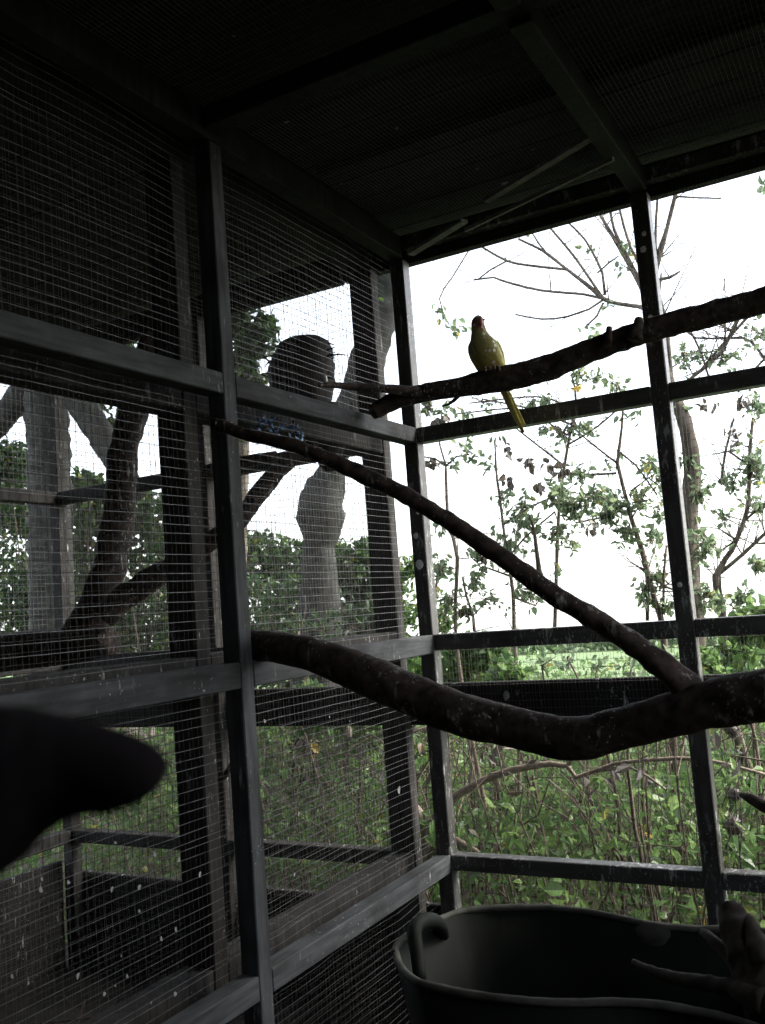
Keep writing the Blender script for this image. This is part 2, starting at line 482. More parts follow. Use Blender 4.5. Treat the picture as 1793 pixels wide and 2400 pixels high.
b = MB(); b.box(XF - .1, XL - .31, YB + T + .008, YB + T + .05, ZP, ZTOP + .03, .003); b.build('top_plate', M['beam'], na)
b = MB(); b.box(XF - .05, XF + .0, -.3, YB, ZP, ZTOP, .003); b.build('top_plate', M['beam'], na)
b = MB(); b.box(XN - .095, XN + .004, -.3, YB - .002, ZP + .001, ZTOP, .003); b.build('top_plate', M['beam'], na)
b = MB(); b.box(XF, XL - .03, YB + T + .008, YB + T + .034, -.432, -.285, .003); b.build('kick_board', M['board'], na)
b = MB(); b.box(XF, XL - .03, YB + T + .008, YB + T + .034, FLOOR - .1, -1.06, .003); b.build('kick_board', M['board'], na)
b = MB(); b.box(XF - .04, XF - .01, -.3, YB, FLOOR - .1, -1.0, .003); b.build('kick_board', M['board'], na)
stuff(wires('x', XN - .1, .5, YB + .05, FLOOR + .02, ZTOP - .01, .0254, .0254, seed=3.0, amp=.008, r=.0008, rv=.0008).build('wire_mesh', M['wireshade'], na))
stuff(wires('y', YB + T + .004, XF, XN - .02, FLOOR + .02, ZTOP, .0127, .0254, seed=4.0, amp=.004, r=.0008, rv=.0008).build('wire_mesh', M['wiredark'], na))
stuff(wires('x', XF - .004, .5, YB + .05, FLOOR + .02, ZTOP - .01, .0254, .0254, seed=5.0, amp=.004, r=.0009, rv=.0009).build('wire_mesh', M['wiredark'], na))

# --- roof over both bays
rf = thing('aviary_roof', 'dark board roof with beams and stretched wire mesh overhead', 'roof')
rf['kind'] = 'thing'
def flat_wires(z, x0, x1, y0, y1, px, py, seed, r=.0007):
    b = MB()
    def rod(pts):
        n = len(pts); vs = []
        d = pts[-1] - pts[0]; s = Vector((0, 1, 0)) if abs(d.x) > abs(d.y) else Vector((1, 0, 0))
        for p in pts:
            for k in range(3):
                an = 2.094 * k + .5
                vs.append((p + s * r * math.cos(an) + Vector((0, 0, r * math.sin(an))))[:])
        fs = []
        for i in range(n - 1):
            for k in range(3):
                fs.append((i * 3 + k, i * 3 + (k + 1) % 3, (i + 1) * 3 + (k + 1) % 3, (i + 1) * 3 + k))
        b.add(vs, fs)
    zz = lambda x, y: z - .012 * (0.5 + mnoise.noise(Vector((x * 1.7 + seed, y * 1.7, 1))))
    y = y0
    while y < y1:
        rod([Vector((x, y + .0015 * mnoise.noise(Vector((x * 3, y * 9, 2))), zz(x, y))) for x in lin(x0, x1, 22)]); y += py
    x = x0
    while x < x1:
        rod([Vector((x, q, zz(x, q) + .0012)) for q in lin(y0, y1, 26)]); x += px
    return b
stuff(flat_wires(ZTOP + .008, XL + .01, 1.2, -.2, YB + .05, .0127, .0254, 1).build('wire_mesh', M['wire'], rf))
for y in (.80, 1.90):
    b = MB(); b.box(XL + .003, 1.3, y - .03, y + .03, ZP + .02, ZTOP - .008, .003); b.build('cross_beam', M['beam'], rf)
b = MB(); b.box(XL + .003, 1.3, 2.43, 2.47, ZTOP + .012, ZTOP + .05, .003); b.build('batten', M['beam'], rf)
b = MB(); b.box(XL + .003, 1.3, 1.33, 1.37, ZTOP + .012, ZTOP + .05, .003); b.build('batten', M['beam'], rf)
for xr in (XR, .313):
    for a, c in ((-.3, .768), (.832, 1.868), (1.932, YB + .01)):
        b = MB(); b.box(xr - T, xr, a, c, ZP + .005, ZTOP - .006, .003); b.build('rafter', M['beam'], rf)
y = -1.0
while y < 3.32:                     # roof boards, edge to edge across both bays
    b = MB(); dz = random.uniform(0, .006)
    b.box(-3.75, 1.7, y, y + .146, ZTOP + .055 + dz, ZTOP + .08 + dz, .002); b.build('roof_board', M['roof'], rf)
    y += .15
# pale laths nailed up under the roof near the corner
def lath(u0, v0, u1, v1, z0, w, label):
    def atZ(u, v, z):
        d = ray(u, v); return d * (z / d.z)
    b = MB(); a, c = atZ(u0, v0, z0), atZ(u1, v1, z0)
    b.bar(a, c, w, .012)
    tag(b.build('lath', M['lath'], None), label, 'lath', 'pale laths under the roof')
lath(962, 595, 1088, 517, 1.255, .03, 'short pale lath running from the far corner post up under the roof')
lath(1140, 470, 1408, 308, 1.30, .026, 'long pale lath ending highest up under the roof beam')
lath(1090, 540, 1438, 372, 1.268, .011, 'thin pale lath just above the parrot bay top plate')

# ------------------------------------------------------------------ perches
def px_branch(b, pts, ys, seg=14, rough=.10, step=.03, scale=14, seed=0):
    P, R = [], []
    n = len(pts)
    for i, (u, v, w) in enumerate(pts):
        y = ys[0] + (ys[1] - ys[0]) * i / (n - 1) if len(ys) == 2 else ys[i]
        p = atY(u, v, y); P.append(p); R.append(w / 2 / ppm(p))
    b.tube(P, R, seg, rough, step, scale, seed=seed)
    return P, R
up = thing('perch_branch', 'brown forked perch branch on which the yellow green parrot sits', 'perch')
b = MB()
UP, UR = px_branch(b, [(872, 966, 34), (890, 957, 40), (930, 938, 42), (991, 921, 43), (1081, 907, 47), (1172, 889, 60), (1263, 869, 62), (1339, 840, 56), (1384, 822, 55), (1474, 790, 55), (1565, 762, 57), (1686, 731, 60), (1793, 703, 63), (1900, 672, 64)], (2.62, 2.84), rough=.13, step=.012, scale=30, seg=18)
b.build('limb', M['perch'], up, True)
b = MB(); px_branch(b, [(985, 920, 26), (920, 912, 22), (850, 908, 20), (790, 903, 15), (748, 903, 9)], (2.655, 2.32), 10); b.build('fork', M['perch'], up, True)
b = MB(); px_branch(b, [(1424, 808, 22), (1426, 786, 17), (1428, 768, 15)], (2.70, 2.72), 8, step=.01); b.build('stub', M['perch'], up, True)
b = MB(); px_branch(b, [(1488, 796, 36), (1495, 766, 26), (1498, 748, 20)], (2.72, 2.74), 8, step=.01); b.build('stub', M['perch'], up, True)
b = MB(); px_branch(b, [(1075, 928, 10), (1064, 938, 9), (1050, 948, 6), (1036, 952, 4)], (2.66, 2.70), 7, step=.01); b.build('twig', M['perch'], up, True)

lo = thing('perch_branch', 'thick dark sagging perch log with a long arm rising to the left post', 'perch')
k = 1.0847
b = MB()
logp = [(545, 1393, 64), (572, 1396, 66), (620, 1402, 68), (700, 1422, 76), (800, 1462, 90), (900, 1505, 90), (1000, 1544, 93), (1100, 1569, 88), (1200, 1592, 92), (1260, 1594, 94), (1350, 1572, 90), (1450, 1545, 92), (1550, 1518, 106), (1653, 1502, 114), (1760, 1480, 118)]
px_branch(b, [(u * k, v * k, w * k) for u, v, w in logp], (2.0, 1.86), 22, .09, step=.014, scale=24, seed=3)
b.build('limb', M['perch'], lo, True)
b = MB()
arm = [(462, 916, 26), (490, 924, 28), (540, 940, 28), (640, 965, 30), (740, 1005, 34), (790, 1030, 36), (850, 1055, 35), (905, 1087, 36), (1000, 1147, 40), (1100, 1215, 42), (1190, 1280, 44), (1330, 1365, 50), (1430, 1437, 56), (1490, 1490, 62), (1520, 1520, 60)]
px_branch(b, [(u * k, v * k, w * k) for u, v, w in arm], (1.80, 1.90), 16, .2, step=.012, scale=34, seed=8)
b.build('arm', M['perch'], lo, True)
b = MB()
px_branch(b, [(1267, 1362, 24), (1264, 1340, 12), (1258, 1292, 9), (1251, 1240, 7), (1239, 1203, 3)], (1.89, 1.95), 8, .25, step=.012); b.build('twig', M['paletwig'], lo, True)
# broken side stubs on the arm
for (u, v, w) in ((775, 1085, 10), (712, 1050, 8)):
    b = MB(); px_branch(b, [(u, v + 8, w), (u, v - 8, w * .8), (u + 2, v - 22, w * .5)], (1.82, 1.82), 7, step=.008); b.build('stub', M['perch'], lo, True)

# ------------------------------------------------------------------ parrot
def parrot():
    ft = atY(1143, 866, 2.668)
    t = thing('parrot', 'yellow green parrot with a reddish face perched on the upper branch', 'parrot', ft)
    O = Vector(ft)
    R_ = Vector((RGT.x, RGT.y, 0)).normalized(); B_ = Vector((-R_.y, R_.x, 0))
    L = lambda x, y, z: O + R_ * x + B_ * y + Vector((0, 0, z))
    m, n, l, bs = mat('parrot plumage')
    tc = nd(n, 'ShaderNodeTexCoord'); sp = nd(n, 'ShaderNodeSeparateXYZ'); l.new(tc.outputs['Object'], sp.inputs[0])
    mr = nd(n, 'ShaderNodeMapRange'); mr.inputs['From Min'].default_value = -.03; mr.inputs['From Max'].default_value = .17
    l.new(sp.outputs['Z'], mr.inputs['Value'])
    ns = nd(n, 'ShaderNodeTexNoise'); ns.inputs['Scale'].default_value = 55; ns.inputs['Detail'].default_value = 4
    l.new(tc.outputs['Object'], ns.inputs['Vector'])
    ad = nd(n, 'ShaderNodeMath', operation='MULTIPLY_ADD'); ad.inputs[1].default_value = .18; l.new(ns.outputs['Fac'], ad.inputs[0]); 
    sb = nd(n, 'ShaderNodeMath', operation='SUBTRACT'); l.new(mr.outputs[0], sb.inputs[0]); sb.inputs[1].default_value = .09; l.new(sb.outputs[0], ad.inputs[2])
    r = ramp(n, [(0, (.70, .60, .14)), (.22, (.54, .47, .12)), (.5, (.34, .33, .11)), (.72, (.36, .32, .13)), (.80, (.36, .20, .12)), (1, (.17, .12, .10))])
    l.new(ad.outputs[0], r.inputs[0])
    vo = nd(n, 'ShaderNodeTexVoronoi'); vo.inputs['Scale'].default_value = 80; l.new(tc.outputs['Object'], vo.inputs['Vector'])
    hs = nd(n, 'ShaderNodeSeparateColor'); l.new(vo.outputs['Color'], hs.inputs[0])
    sz = nd(n, 'ShaderNodeMath', operation='MULTIPLY_ADD'); sz.inputs[1].default_value = 1.0; sz.inputs[2].default_value = -.48; l.new(hs.outputs[0], sz.inputs[0])
    lt = nd(n, 'ShaderNodeMath', operation='LESS_THAN'); l.new(vo.outputs['Distance'], lt.inputs[0]); l.new(sz.outputs[0], lt.inputs[1])
    m7 = nd(n, 'ShaderNodeMath', operation='MULTIPLY'); l.new(lt.outputs[0], m7.inputs[0]); m7.inputs[1].default_value = .85
    mx = nd(n, 'ShaderNodeMixRGB'); l.new(m7.outputs[0], mx.inputs[0]); l.new(r.outputs[0], mx.inputs[1]); mx.inputs[2].default_value = (.9, .9, .82, 1)  # white flecks: glare spots on the feathers painted as colour
    l.new(mx.outputs[0], bs.inputs['Base Color']); bs.inputs['Roughness'].default_value = .75
    bs.inputs['Subsurface Weight'].default_value = 0.0
    bp = nd(n, 'ShaderNodeBump'); bp.inputs['Strength'].default_value = .5; bp.inputs['Distance'].default_value = .003
    l.new(vo.outputs['Distance'], bp.inputs['Height']); l.new(bp.outputs[0], bs.inputs['Normal'])
    wing = plain('parrot wing', (.36, .35, .10), (.56, .5, .16), 90, .7, 0, .4)
    tailm = plain('parrot tail', (.46, .42, .08), (.6, .55, .2), 50, .7, 0, .2)
    beakm = plain('parrot beak', (.34, .10, .08), (.45, .16, .12), 30, .45, 0, .1)
    eyem = plain('parrot eye', (.01, .008, .006), (.02, .012, .01), 30, .15, 0, 0, .6)
    foot = plain('parrot foot', (.16, .11, .10), (.26, .18, .16), 80, .7)
    K_ = 1.05
    rings = [(-.030, .046, .006, .005, .062), (-.020, .040, .013, .012, .050), (-.006, .031, .023, .021, .034), (.010, .022, .033, .031, .016), (.030, .013, .039, .038, .006), (.055, .003, .042, .040, .0),
             (.080, -.005, .0415, .037, -.003), (.098, -.011, .034, .031, -.004), (.112, -.016, .0255, .026, -.006), (.128, -.019, .0208, .0245, -.010), (.144, -.020, .0203, .0245, -.012), (.157, -.019, .0178, .021, -.012), (.166, -.017, .0120, .014, -.011), (.170, -.016, .004, .005, -.010)]
    b = MB(); N = 20; vs = []
    for (z, x, w, d, y) in rings:
        for kk in range(N):
            a = 2 * math.pi * kk / N
            vs.append(L(x + w * K_ * math.cos(a), y + d * math.sin(a), z)[:])
    nr = len(rings)
    fs = [(i * N + kk, i * N + (kk + 1) % N, (i + 1) * N + (kk + 1) % N, (i + 1) * N + kk) for i in range(nr - 1) for kk in range(N)]
    vs.append(L(.047, .064, -.033)[:]); vs.append(L(-.016, -.010, .171)[:])
    fs += [(nr * N, (kk + 1) % N, kk) for kk in range(N)] + [(nr * N + 1, (nr - 1) * N + kk, (nr - 1) * N + (kk + 1) % N) for kk in range(N)]
    b.add(vs, fs)
    body = b.build('body', m, t, True)
    md = body.modifiers.new('smooth', 'SUBSURF'); md.levels = 1; md.render_levels = 1
    for s in (-1, 1):       # folded wings hug the flanks, tips crossing towards the tail
        b = MB()
        pts = [L(s * .024 - .010, .010, .100), L(s * .035 - .004, .012, .080), L(s * .037 + .003, .018, .052), L(s * .031 + .014, .030, .018), L(s * .018 + .026, .046, -.014), L(s * .007 + .042, .066, -.046)]
        b.tube(pts, [.007, .015, .018, .016, .010, .003], 10, .05, .008, 40)
        b.build('wing', wing, t, True)
    b = MB()
    for q, (dx, ln) in enumerate(((-.006, .80), (.006, .86), (0, 1.0))):
        a0 = L(.038 + dx * .4, .050, -.016); a1 = L(.074 + dx * .8, .090, -.016 - .085 * ln); a2 = L(.112 + dx, .118, -.02 - .165 * ln)
        b.tube([a0, a1, a2], [.014, .013, .006], 8, 0, .02, flat=.35)
    b.build('tail', tailm, t, True)
    b = MB()
    b.tube([L(-.016, -.030, .147), L(-.015, -.041, .143), L(-.015, -.045, .134), L(-.015, -.041, .124)], [.009, .009, .0065, .0015], 10, 0, .003)
    b.build('beak', beakm, t, True)
    for s in (-1, 1):
        bm = bmesh.new(); bmesh.ops.create_uvsphere(bm, u_segments=10, v_segments=8, radius=.0032)
        c = L(-.0185 + s * .0170, -.026, .151)
        b = MB(); b.add([(v.co + c)[:] for v in bm.verts], [[v.index for v in f.verts] for f in bm.faces]); bm.free()
        b.build('eye', eyem, t, True)
        fx = .012 + s * .014
        b = MB()
        b.tube([L(fx, .004, .016), L(fx, -.006, .002)], [.006, .005], 8)
        for da in (-.007, .004):
            b.tube([L(fx, -.006, .003), L(fx + da, -.022, .002), L(fx + da * 1.3, -.034, -.008), L(fx + da * 1.4, -.037, -.017)], [.0045, .004, .0034, .0012], 7)
        b.tube([L(fx, .0, .002), L(fx + .004, .018, .003), L(fx + .005, .03, -.008)], [.004, .0035, .0015], 7)
        b.build('foot', foot, t, True)
parrot()

# ------------------------------------------------------------------ tub with a root stump
def tub():
    zr = -.90
    def atZ(u, v, z):
        d = ray(u, v); return d * (z / d.z)
    edge = [(920, 2224), (931, 2262), (964, 2297), (1002, 2311), (1111, 2333), (1220, 2346), (1328, 2352), (1437, 2350), (1546, 2357), (1655, 2376), (1737, 2398), (1830, 2425), (1930, 2430),
            (1990, 2370), (1960, 2270), (1860, 2205), (1780, 2180), (1710, 2175), (1655, 2177), (1546, 2170), (1465, 2153), (1383, 2137), (1274, 2126), (1165, 2126), (1083, 2134), (1040, 2148), (985, 2172), (945, 2196)]
    E0 = [atZ(u, v, zr) for u, v in edge]
    E1 = resample(E0 + E0[:2], [1.0] * (len(E0) + 2), .02)[0][:-3]
    N = len(E1)
    c = sum(E1, Vector()) / N
    t = thing('tub', 'large dark oval rubber tub with an uneven rim and looped handle', 'tub', (c.x, c.y, FLOOR))
    b = MB(); vs = []; H = [(0, .80), (.5, .90), (1, 1.0), (1, .975), (.5, .875), (.06, .78)]
    for h, s_ in H:
        for e in E1:
            q = c + (e - c) * s_; vs.append((q.x, q.y, FLOOR + (zr - FLOOR) * h))
    fs = [(i * N + k_, i * N + (k_ + 1) % N, (i + 1) * N + (k_ + 1) % N, (i + 1) * N + k_) for i in range(len(H) - 1) for k_ in range(N)]
    fs.append(tuple(range((len(H) - 1) * N, len(H) * N))); fs.append(tuple(reversed(range(N))))
    b.add(vs, fs); b.build('body', M['tub'], t, True)
    b = MB(); pts = [c + (e - c) * .988 for e in E1 + E1[:1]]
    b.tube(pts, [.010] * len(pts), 8, .14, None, 30); b.build('rim', M['tubrim'], t, True)
    # looped handle at the left end, standing above the rim
    b = MB()
    px = [(985, 2300, 30), (978, 2235, 34), (970, 2182, 36), (988, 2160, 36), (1014, 2158, 36), (1034, 2172, 32), (1040, 2192, 26)]
    P = [atY(u, v, y) for (u, v, w), y in zip(px, (2.20, 2.24, 2.27, 2.32, 2.39, 2.45, 2.49))]
    b.tube(P, [w / 2 / ppm(p) for (u, v, w), p in zip(px, P)], 10, .06, .02, 20); b.build('handle', M['tub'], t, True)
    # pale splash on the inside of the far rim
    p = atY(1530, 2192, 2.575)
    b = MB(); N2 = 14; vs = [p[:]]
    for k_ in range(N2):
        a = 2 * math.pi * k_ / N2
        q = p + Vector((.046 * math.cos(a) * (1 + .15 * math.sin(3 * a)), .004, .03 * math.sin(a))); vs.append(q[:])
    vs[0] = (p.x, p.y - .004, p.z)
    b.add(vs, [(0, 1 + k_, 1 + (k_ + 1) % N2) for k_ in range(N2)]); b.build('splash', M['tubrim'], t, True)
tub()
rs = thing('root_stump', 'weathered forked root stump leaning out of the dark tub at the right', 'root stump', (-.36, 2.3, -1.3))
for nm, pts, ys in (('trunk', [(1960, 2600, 190), (1880, 2460, 170), (1815, 2340, 150), (1768, 2255, 118), (1738, 2195, 84), (1724, 2160, 70), (1714, 2138, 56), (1708, 2126, 34)], (2.12, 2.25)),
                    ('prong', [(1790, 2260, 70), (1768, 2200, 42), (1760, 2165, 26), (1757, 2148, 16)], (2.14, 2.2)),
                    ('limb', [(1830, 2440, 70), (1790, 2345, 50), (1745, 2278, 40), (1700, 2230, 32), (1665, 2198, 26), (1648, 2186, 18)], (2.10, 2.28)),
                    ('limb', [(1790, 2345, 60), (1720, 2318, 46), (1650, 2303, 36), (1580, 2292, 28), (1520, 2272, 22), (1484, 2254, 12)], (2.10, 2.26))):
    b = MB(); px_branch(b, pts, ys, 20, .26, .008, 34); b.build(nm, M['root'], rs, True)

# ------------------------------------------------------------------ things in the neighbouring bay
def nestlog():
    t = thing('nest_log', 'black rounded nest log with a lumpy top behind the mesh, right of the grey post', 'nest log', atY(710, 900, 2.72))
    c = atY(708, 900, 2.72); s = 1 / ppm(c)
    prof0 = [(1010, 52), (980, 66), (940, 76), (900, 80), (860, 80), (825, 74), (806, 62), (796, 44), (792, 20)]
    prof = [tuple(p[m_] * (1 - f / 4) + q[m_] * f / 4 for m_ in (0, 1)) for p, q in zip(prof0[:-1], prof0[1:]) for f in range(4)] + [prof0[-1]]
    b = MB(); N = 40; vs = []
    for v, r in prof:
        q = atY(708 + (900 - v) * .02, v, 2.72)
        for k_ in range(N):
            a = 2 * math.pi * k_ / N
            rr = r * s * (1 + .10 * mnoise.noise(Vector((math.cos(a) * 1.5, math.sin(a) * 1.5, v * .02))) + .05 * mnoise.noise(Vector((math.cos(a) * 6, math.sin(a) * 6, v * .1))))
            vs.append((q.x + rr * math.cos(a), q.y + rr * math.sin(a) * .9, q.z))
    n = len(prof)
    fs = [(i * N + k_, i * N + (k_ + 1) % N, (i + 1) * N + (k_ + 1) % N, (i + 1) * N + k_) for i in range(n - 1) for k_ in range(N)]
    fs += [tuple(reversed(range(N))), tuple(range((n - 1) * N, n * N))]
    b.add(vs, fs); b.build('shell', M['nest'], t, True)
    b = MB(); b.tube([atY(745, 960, 2.72), atY(760, 1030, 2.72), atY(775, 1075, 2.72), atY(782, 1098, 2.72)], [.075, .066, .05, .03], 16, .25, .012, 22); b.build('hanging_bark', M['nest'], t, True)
    b = MB(); p = atY(735, 806, 2.70)
    b.tube([atY(735, 840, 2.70), atY(735, 815, 2.70), atY(737, 795, 2.70), atY(738, 787, 2.70)], [.05, .046, .03, .012], 14, .1, .012); b.build('knob', M['nest'], t, True)
    rg = np.random.default_rng(9); b = MB()
    for _ in range(46):
        a_ = rg.uniform(0, 6.28); v_ = rg.uniform(795, 900); r_ = 78 if v_ > 830 else 62
        q = atY(708 + r_ * .92 * math.cos(a_), v_, 2.72 + .03 * math.sin(a_))
        e = q + Vector((.03 * math.cos(a_), 0, 0)) + Vector(rg.normal(0, .018, 3))
        b.tube([q, q.lerp(e, .5) + Vector((0, 0, .004)), e], [.004, .003, .001], 5)
    stuff(b.build('bark_shreds', M['nest'], t))
    b = MB(); b.tube([atY(762, 882, 2.62), atY(763, 896, 2.62)], [.006, .007], 8, .2); b.build('pale_chip', M['white'], t, True)
nestlog()

np_ = thing('perch_branch', 'thick upright brown perch limb with a rising side arm in the next bay', 'perch')
b = MB()
px_branch(b, [(u * k, v * k, w * k) for u, v, w in [(150, 1400, 78), (175, 1370, 76), (225, 1270, 78), (250, 1150, 72), (262, 1050, 66), (266, 970, 60), (290, 890, 66), (318, 800, 62), (335, 730, 58)]], (2.30, 2.55), 18, .2, step=.02, scale=18)
b.build('limb', M['perch'], np_, True)
b = MB()
px_branch(b, [(u * k, v * k, w * k) for u, v, w in [(225, 1330, 54), (300, 1268, 54), (370, 1225, 46), (440, 1180, 42), (520, 1118, 40), (580, 1040, 40), (630, 992, 40), (690, 970, 36)]], (2.28, 2.62), 14, .22, step=.02, scale=18)
b.build('arm', M['perch'], np_, True)
b = MB()
px_branch(b, [(u * k, v * k, w * k) for u, v, w in [(-40, 1415, 84), (60, 1405, 84), (160, 1395, 78), (240, 1385, 60)]], (2.3, 2.3), 12, .1)
b.build('limb', M['perch'], np_, True)
n2 = thing('perch_branch', 'thin dark level perch stick near the rail behind the left post', 'perch')
b = MB(); px_branch(b, [(400, 1120, 26), (460, 1110, 30), (560, 1085, 30), (650, 1068, 26)], (2.5, 2.75), 10, .1); b.build('limb', M['perch'], n2, True)
n3 = thing('perch_branch', 'small dark curved branch low behind the left post', 'perch')
b = MB(); px_branch(b, [(480, 1860, 14), (505, 1840, 16), (530, 1815, 16), (545, 1790, 14)], (2.2, 2.2), 8, .1); b.build('limb', M['perch'], n3, True)

def brushpile():
    rg = np.random.default_rng(31); b = MB()
    for _ in range(150):
        c = Vector((-2.35 + rg.normal(0, .22), 2.1 + rg.normal(0, .3), FLOOR + abs(rg.normal(0, .06))))
        d = Vector((rg.normal(), rg.normal(), rg.normal() * .12)).normalized() * rg.uniform(.08, .26)
        r_ = rg.uniform(.002, .006)
        b.tube([c - d, c + Vector(rg.normal(0, .02, 3)), c + d], [r_, r_, r_ * .4], 5)
    tag(b.build('brush_pile', M['root']), 'low pile of dry brown sticks on the floor of the next bay', 'brush pile', kind='stuff')
brushpile()
def blueflecks():
    b = MB(); n, m_ = 26, 12
    rng = np.random.default_rng(4)
    P = {}
    vs = []
    for j in range(m_):
        for i in range(n):
            u = 585 + i * 5.2 + rng.normal(0, 2.5); v = 965 + j * 6.4 + i * 1.0 + rng.normal(0, 2.5)
            p = atX(u, v, -1.575 + rng.normal(0, .012)); vs.append(p[:])
    fs = []
    for j in range(m_ - 1):
        for i in range(n - 1):
            dx = (i - 11) / 13; dy = (j - 5) / 6
            if dx * dx + dy * dy < 1.1 and rng.random() < .34:
                a = j * n + i; fs.append((a, a + 1, a + n + 1, a + n))
    b.add(vs, fs)
    o = b.build('fleck_patch', M['blue'])  # scattered glossy blue faces with gaps between them
    tag(o, 'torn glossy blue scrap caught between the mesh layers under the middle rail', 'fleck patch')
blueflecks()

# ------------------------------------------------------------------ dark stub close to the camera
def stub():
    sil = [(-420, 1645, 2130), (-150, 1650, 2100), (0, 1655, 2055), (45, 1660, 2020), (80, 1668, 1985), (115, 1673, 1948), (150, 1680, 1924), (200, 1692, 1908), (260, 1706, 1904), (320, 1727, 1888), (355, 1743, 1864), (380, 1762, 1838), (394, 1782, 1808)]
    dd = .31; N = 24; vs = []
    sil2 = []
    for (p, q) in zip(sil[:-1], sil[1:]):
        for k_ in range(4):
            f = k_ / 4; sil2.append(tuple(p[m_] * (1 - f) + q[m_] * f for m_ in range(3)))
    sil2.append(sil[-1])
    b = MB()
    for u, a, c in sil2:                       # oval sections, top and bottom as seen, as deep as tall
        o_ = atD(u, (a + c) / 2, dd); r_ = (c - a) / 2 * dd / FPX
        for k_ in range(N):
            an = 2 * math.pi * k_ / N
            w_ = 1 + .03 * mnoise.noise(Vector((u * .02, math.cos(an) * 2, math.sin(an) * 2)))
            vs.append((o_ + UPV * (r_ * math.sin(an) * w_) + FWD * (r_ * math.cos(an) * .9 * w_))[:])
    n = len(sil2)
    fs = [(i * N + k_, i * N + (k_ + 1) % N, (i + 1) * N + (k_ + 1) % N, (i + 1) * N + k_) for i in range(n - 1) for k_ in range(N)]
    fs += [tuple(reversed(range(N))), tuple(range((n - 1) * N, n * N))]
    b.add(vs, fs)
    o = b.build('near_stub', M['stub'], None, True)  # plain tapering shape for an unidentified dark object near the lens
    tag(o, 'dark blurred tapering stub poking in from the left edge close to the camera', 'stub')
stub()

# ------------------------------------------------------------------ white feathers in the mesh and under the roof
def feather(p, size, ang, nrm):
    nrm = Vector(nrm).normalized(); s = nrm.cross(Vector((0, 0, 1)))
    s = s.normalized() if s.length > .1 else Vector((1, 0, 0)); w = nrm.cross(s)
    d = s * math.cos(ang) + w * math.sin(ang); e = d.cross(nrm)
    b = MB(); vs = []
    prof = [(-.5, .10), (-.25, .30), (.05, .36), (.3, .26), (.5, .05)]
    for t_, h in prof:
        c = p + d * size * t_ + nrm * size * .35 * (t_ * t_)
        vs += [(c - e * size * h)[:], (c + nrm * size * .05)[:], (c + e * size * h)[:]]
    fs = []
    for i in range(len(prof) - 1):
        for j in range(2):
            a = i * 3 + j; fs.append((a, a + 1, a + 4, a + 3))
    b.add(vs, fs)
    return b.build('feather', M['feather'], None, True)
for (u, v, sz, lab) in ((1184, 430, .032, 'small curved white feather hanging from the roof mesh by the pale lath'),
                        (1187, 1630, .034, 'white streaky feather on the dark board behind the sagging log'),
                        (1445, 452, .03, 'white feather tuft on the top plate left of the right hand post'),
                        (561, 252, .02, 'tiny white feather in the roof mesh above the left post'),
                        (880, 565, .03, 'pale fluff at the mesh top beside the far corner'),
                        (935, 1852, .026, 'white tuft on the edge of the gap post low at the corner')):
    d = ray(u, v)
    if v < 500: p = d * ((ZTOP - .015) / d.z); nn = (0, 0, -1)
    elif u > 1100: p = atY(u, v, YB + T); nn = (0, -1, 0)
    else: p = atX(u, v, XL - T + .002); nn = (1, 0, 0)
    tag(feather(p, sz, random.uniform(.8, 2.0), nn), lab, 'feather')
for (u, v) in ((95, 2085), (98, 2060), (160, 2068), (262, 2085), (326, 2080), (326, 2135), (268, 2010), (303, 2037), (362, 2002), (468, 2050), (378, 2200), (412, 2178), (410, 2330), (298, 2288), (270, 2310), (244, 2330), (182, 2288), (28, 2288), (284, 2240), (354, 2350), (527, 1962), (525, 2182), (270, 1975),
               (78, 1750), (690, 1420), (620, 1690), (650, 1125), (772, 1680), (700, 1908), (745, 1900), (640, 1960), (690, 2050), (820, 1690)):
    p = atX(u, v, XL - T + .001)
    tag(feather(p, random.uniform(.006, .015), random.uniform(0, 3), (1, .2, .1)), 'small white feather caught in the partition mesh ' + ('right of the left post' if u > 560 else 'left of the left post'), 'feather', 'white feathers in the mesh ' + ('right of the post' if u > 560 else 'left of the post'))

for (u, v) in ((548, 84), (672, 286), (1014, 74), (930, 300), (1250, 350), (1118, 396), (1390, 250), (1320, 140), (1560, 330), (1640, 250), (800, 430), (1460, 372)):
    d = ray(u, v); p = d * ((ZTOP - .006) / d.z)
    tag(feather(p, random.uniform(.006, .014), random.uniform(0, 3), (.1, .1, -1)), 'tiny white fluff speck stuck in the roof mesh', 'fluff', 'white fluff specks in the roof mesh')

# ------------------------------------------------------------------ plants
def leaf_block(C, size, rng, hang=.5, aspect=.62):
    """N folded ovate leaves: six vertices and four triangles each"""
    C = np.asarray(C); N = len(C)
    if N == 0: return np.zeros((0, 3)), []
    d = rng.normal(size=(N, 3)); d[:, 2] -= hang
    d /= np.linalg.norm(d, axis=1)[:, None]
    n = rng.normal(size=(N, 3)); n[:, 2] += .7
    s = np.cross(d, n); s /= np.maximum(np.linalg.norm(s, axis=1)[:, None], 1e-6)
    nn = np.cross(s, d)
    L = (size * rng.uniform(.65, 1.3, N))[:, None]
    W = L * aspect * rng.uniform(.8, 1.15, N)[:, None]
    f = (rng.uniform(.05, .3, N))[:, None]
    base = C; tip = C + d * L - nn * L * .12
    l1 = C + d * L * .28 + s * W * .46 + nn * W * f; r1 = C + d * L * .28 - s * W * .46 + nn * W * f
    l2 = C + d * L * .64 + s * W * .40 + nn * W * f; r2 = C + d * L * .64 - s * W * .40 + nn * W * f
    V = np.stack([base, r1, r2, tip, l2, l1], 1).reshape(-1, 3)
    F = []
    for i in range(N):
        o = i * 6; F.append((o, o + 1, o + 2, o + 3)); F.append((o, o + 3, o + 4, o + 5))
    return V, F

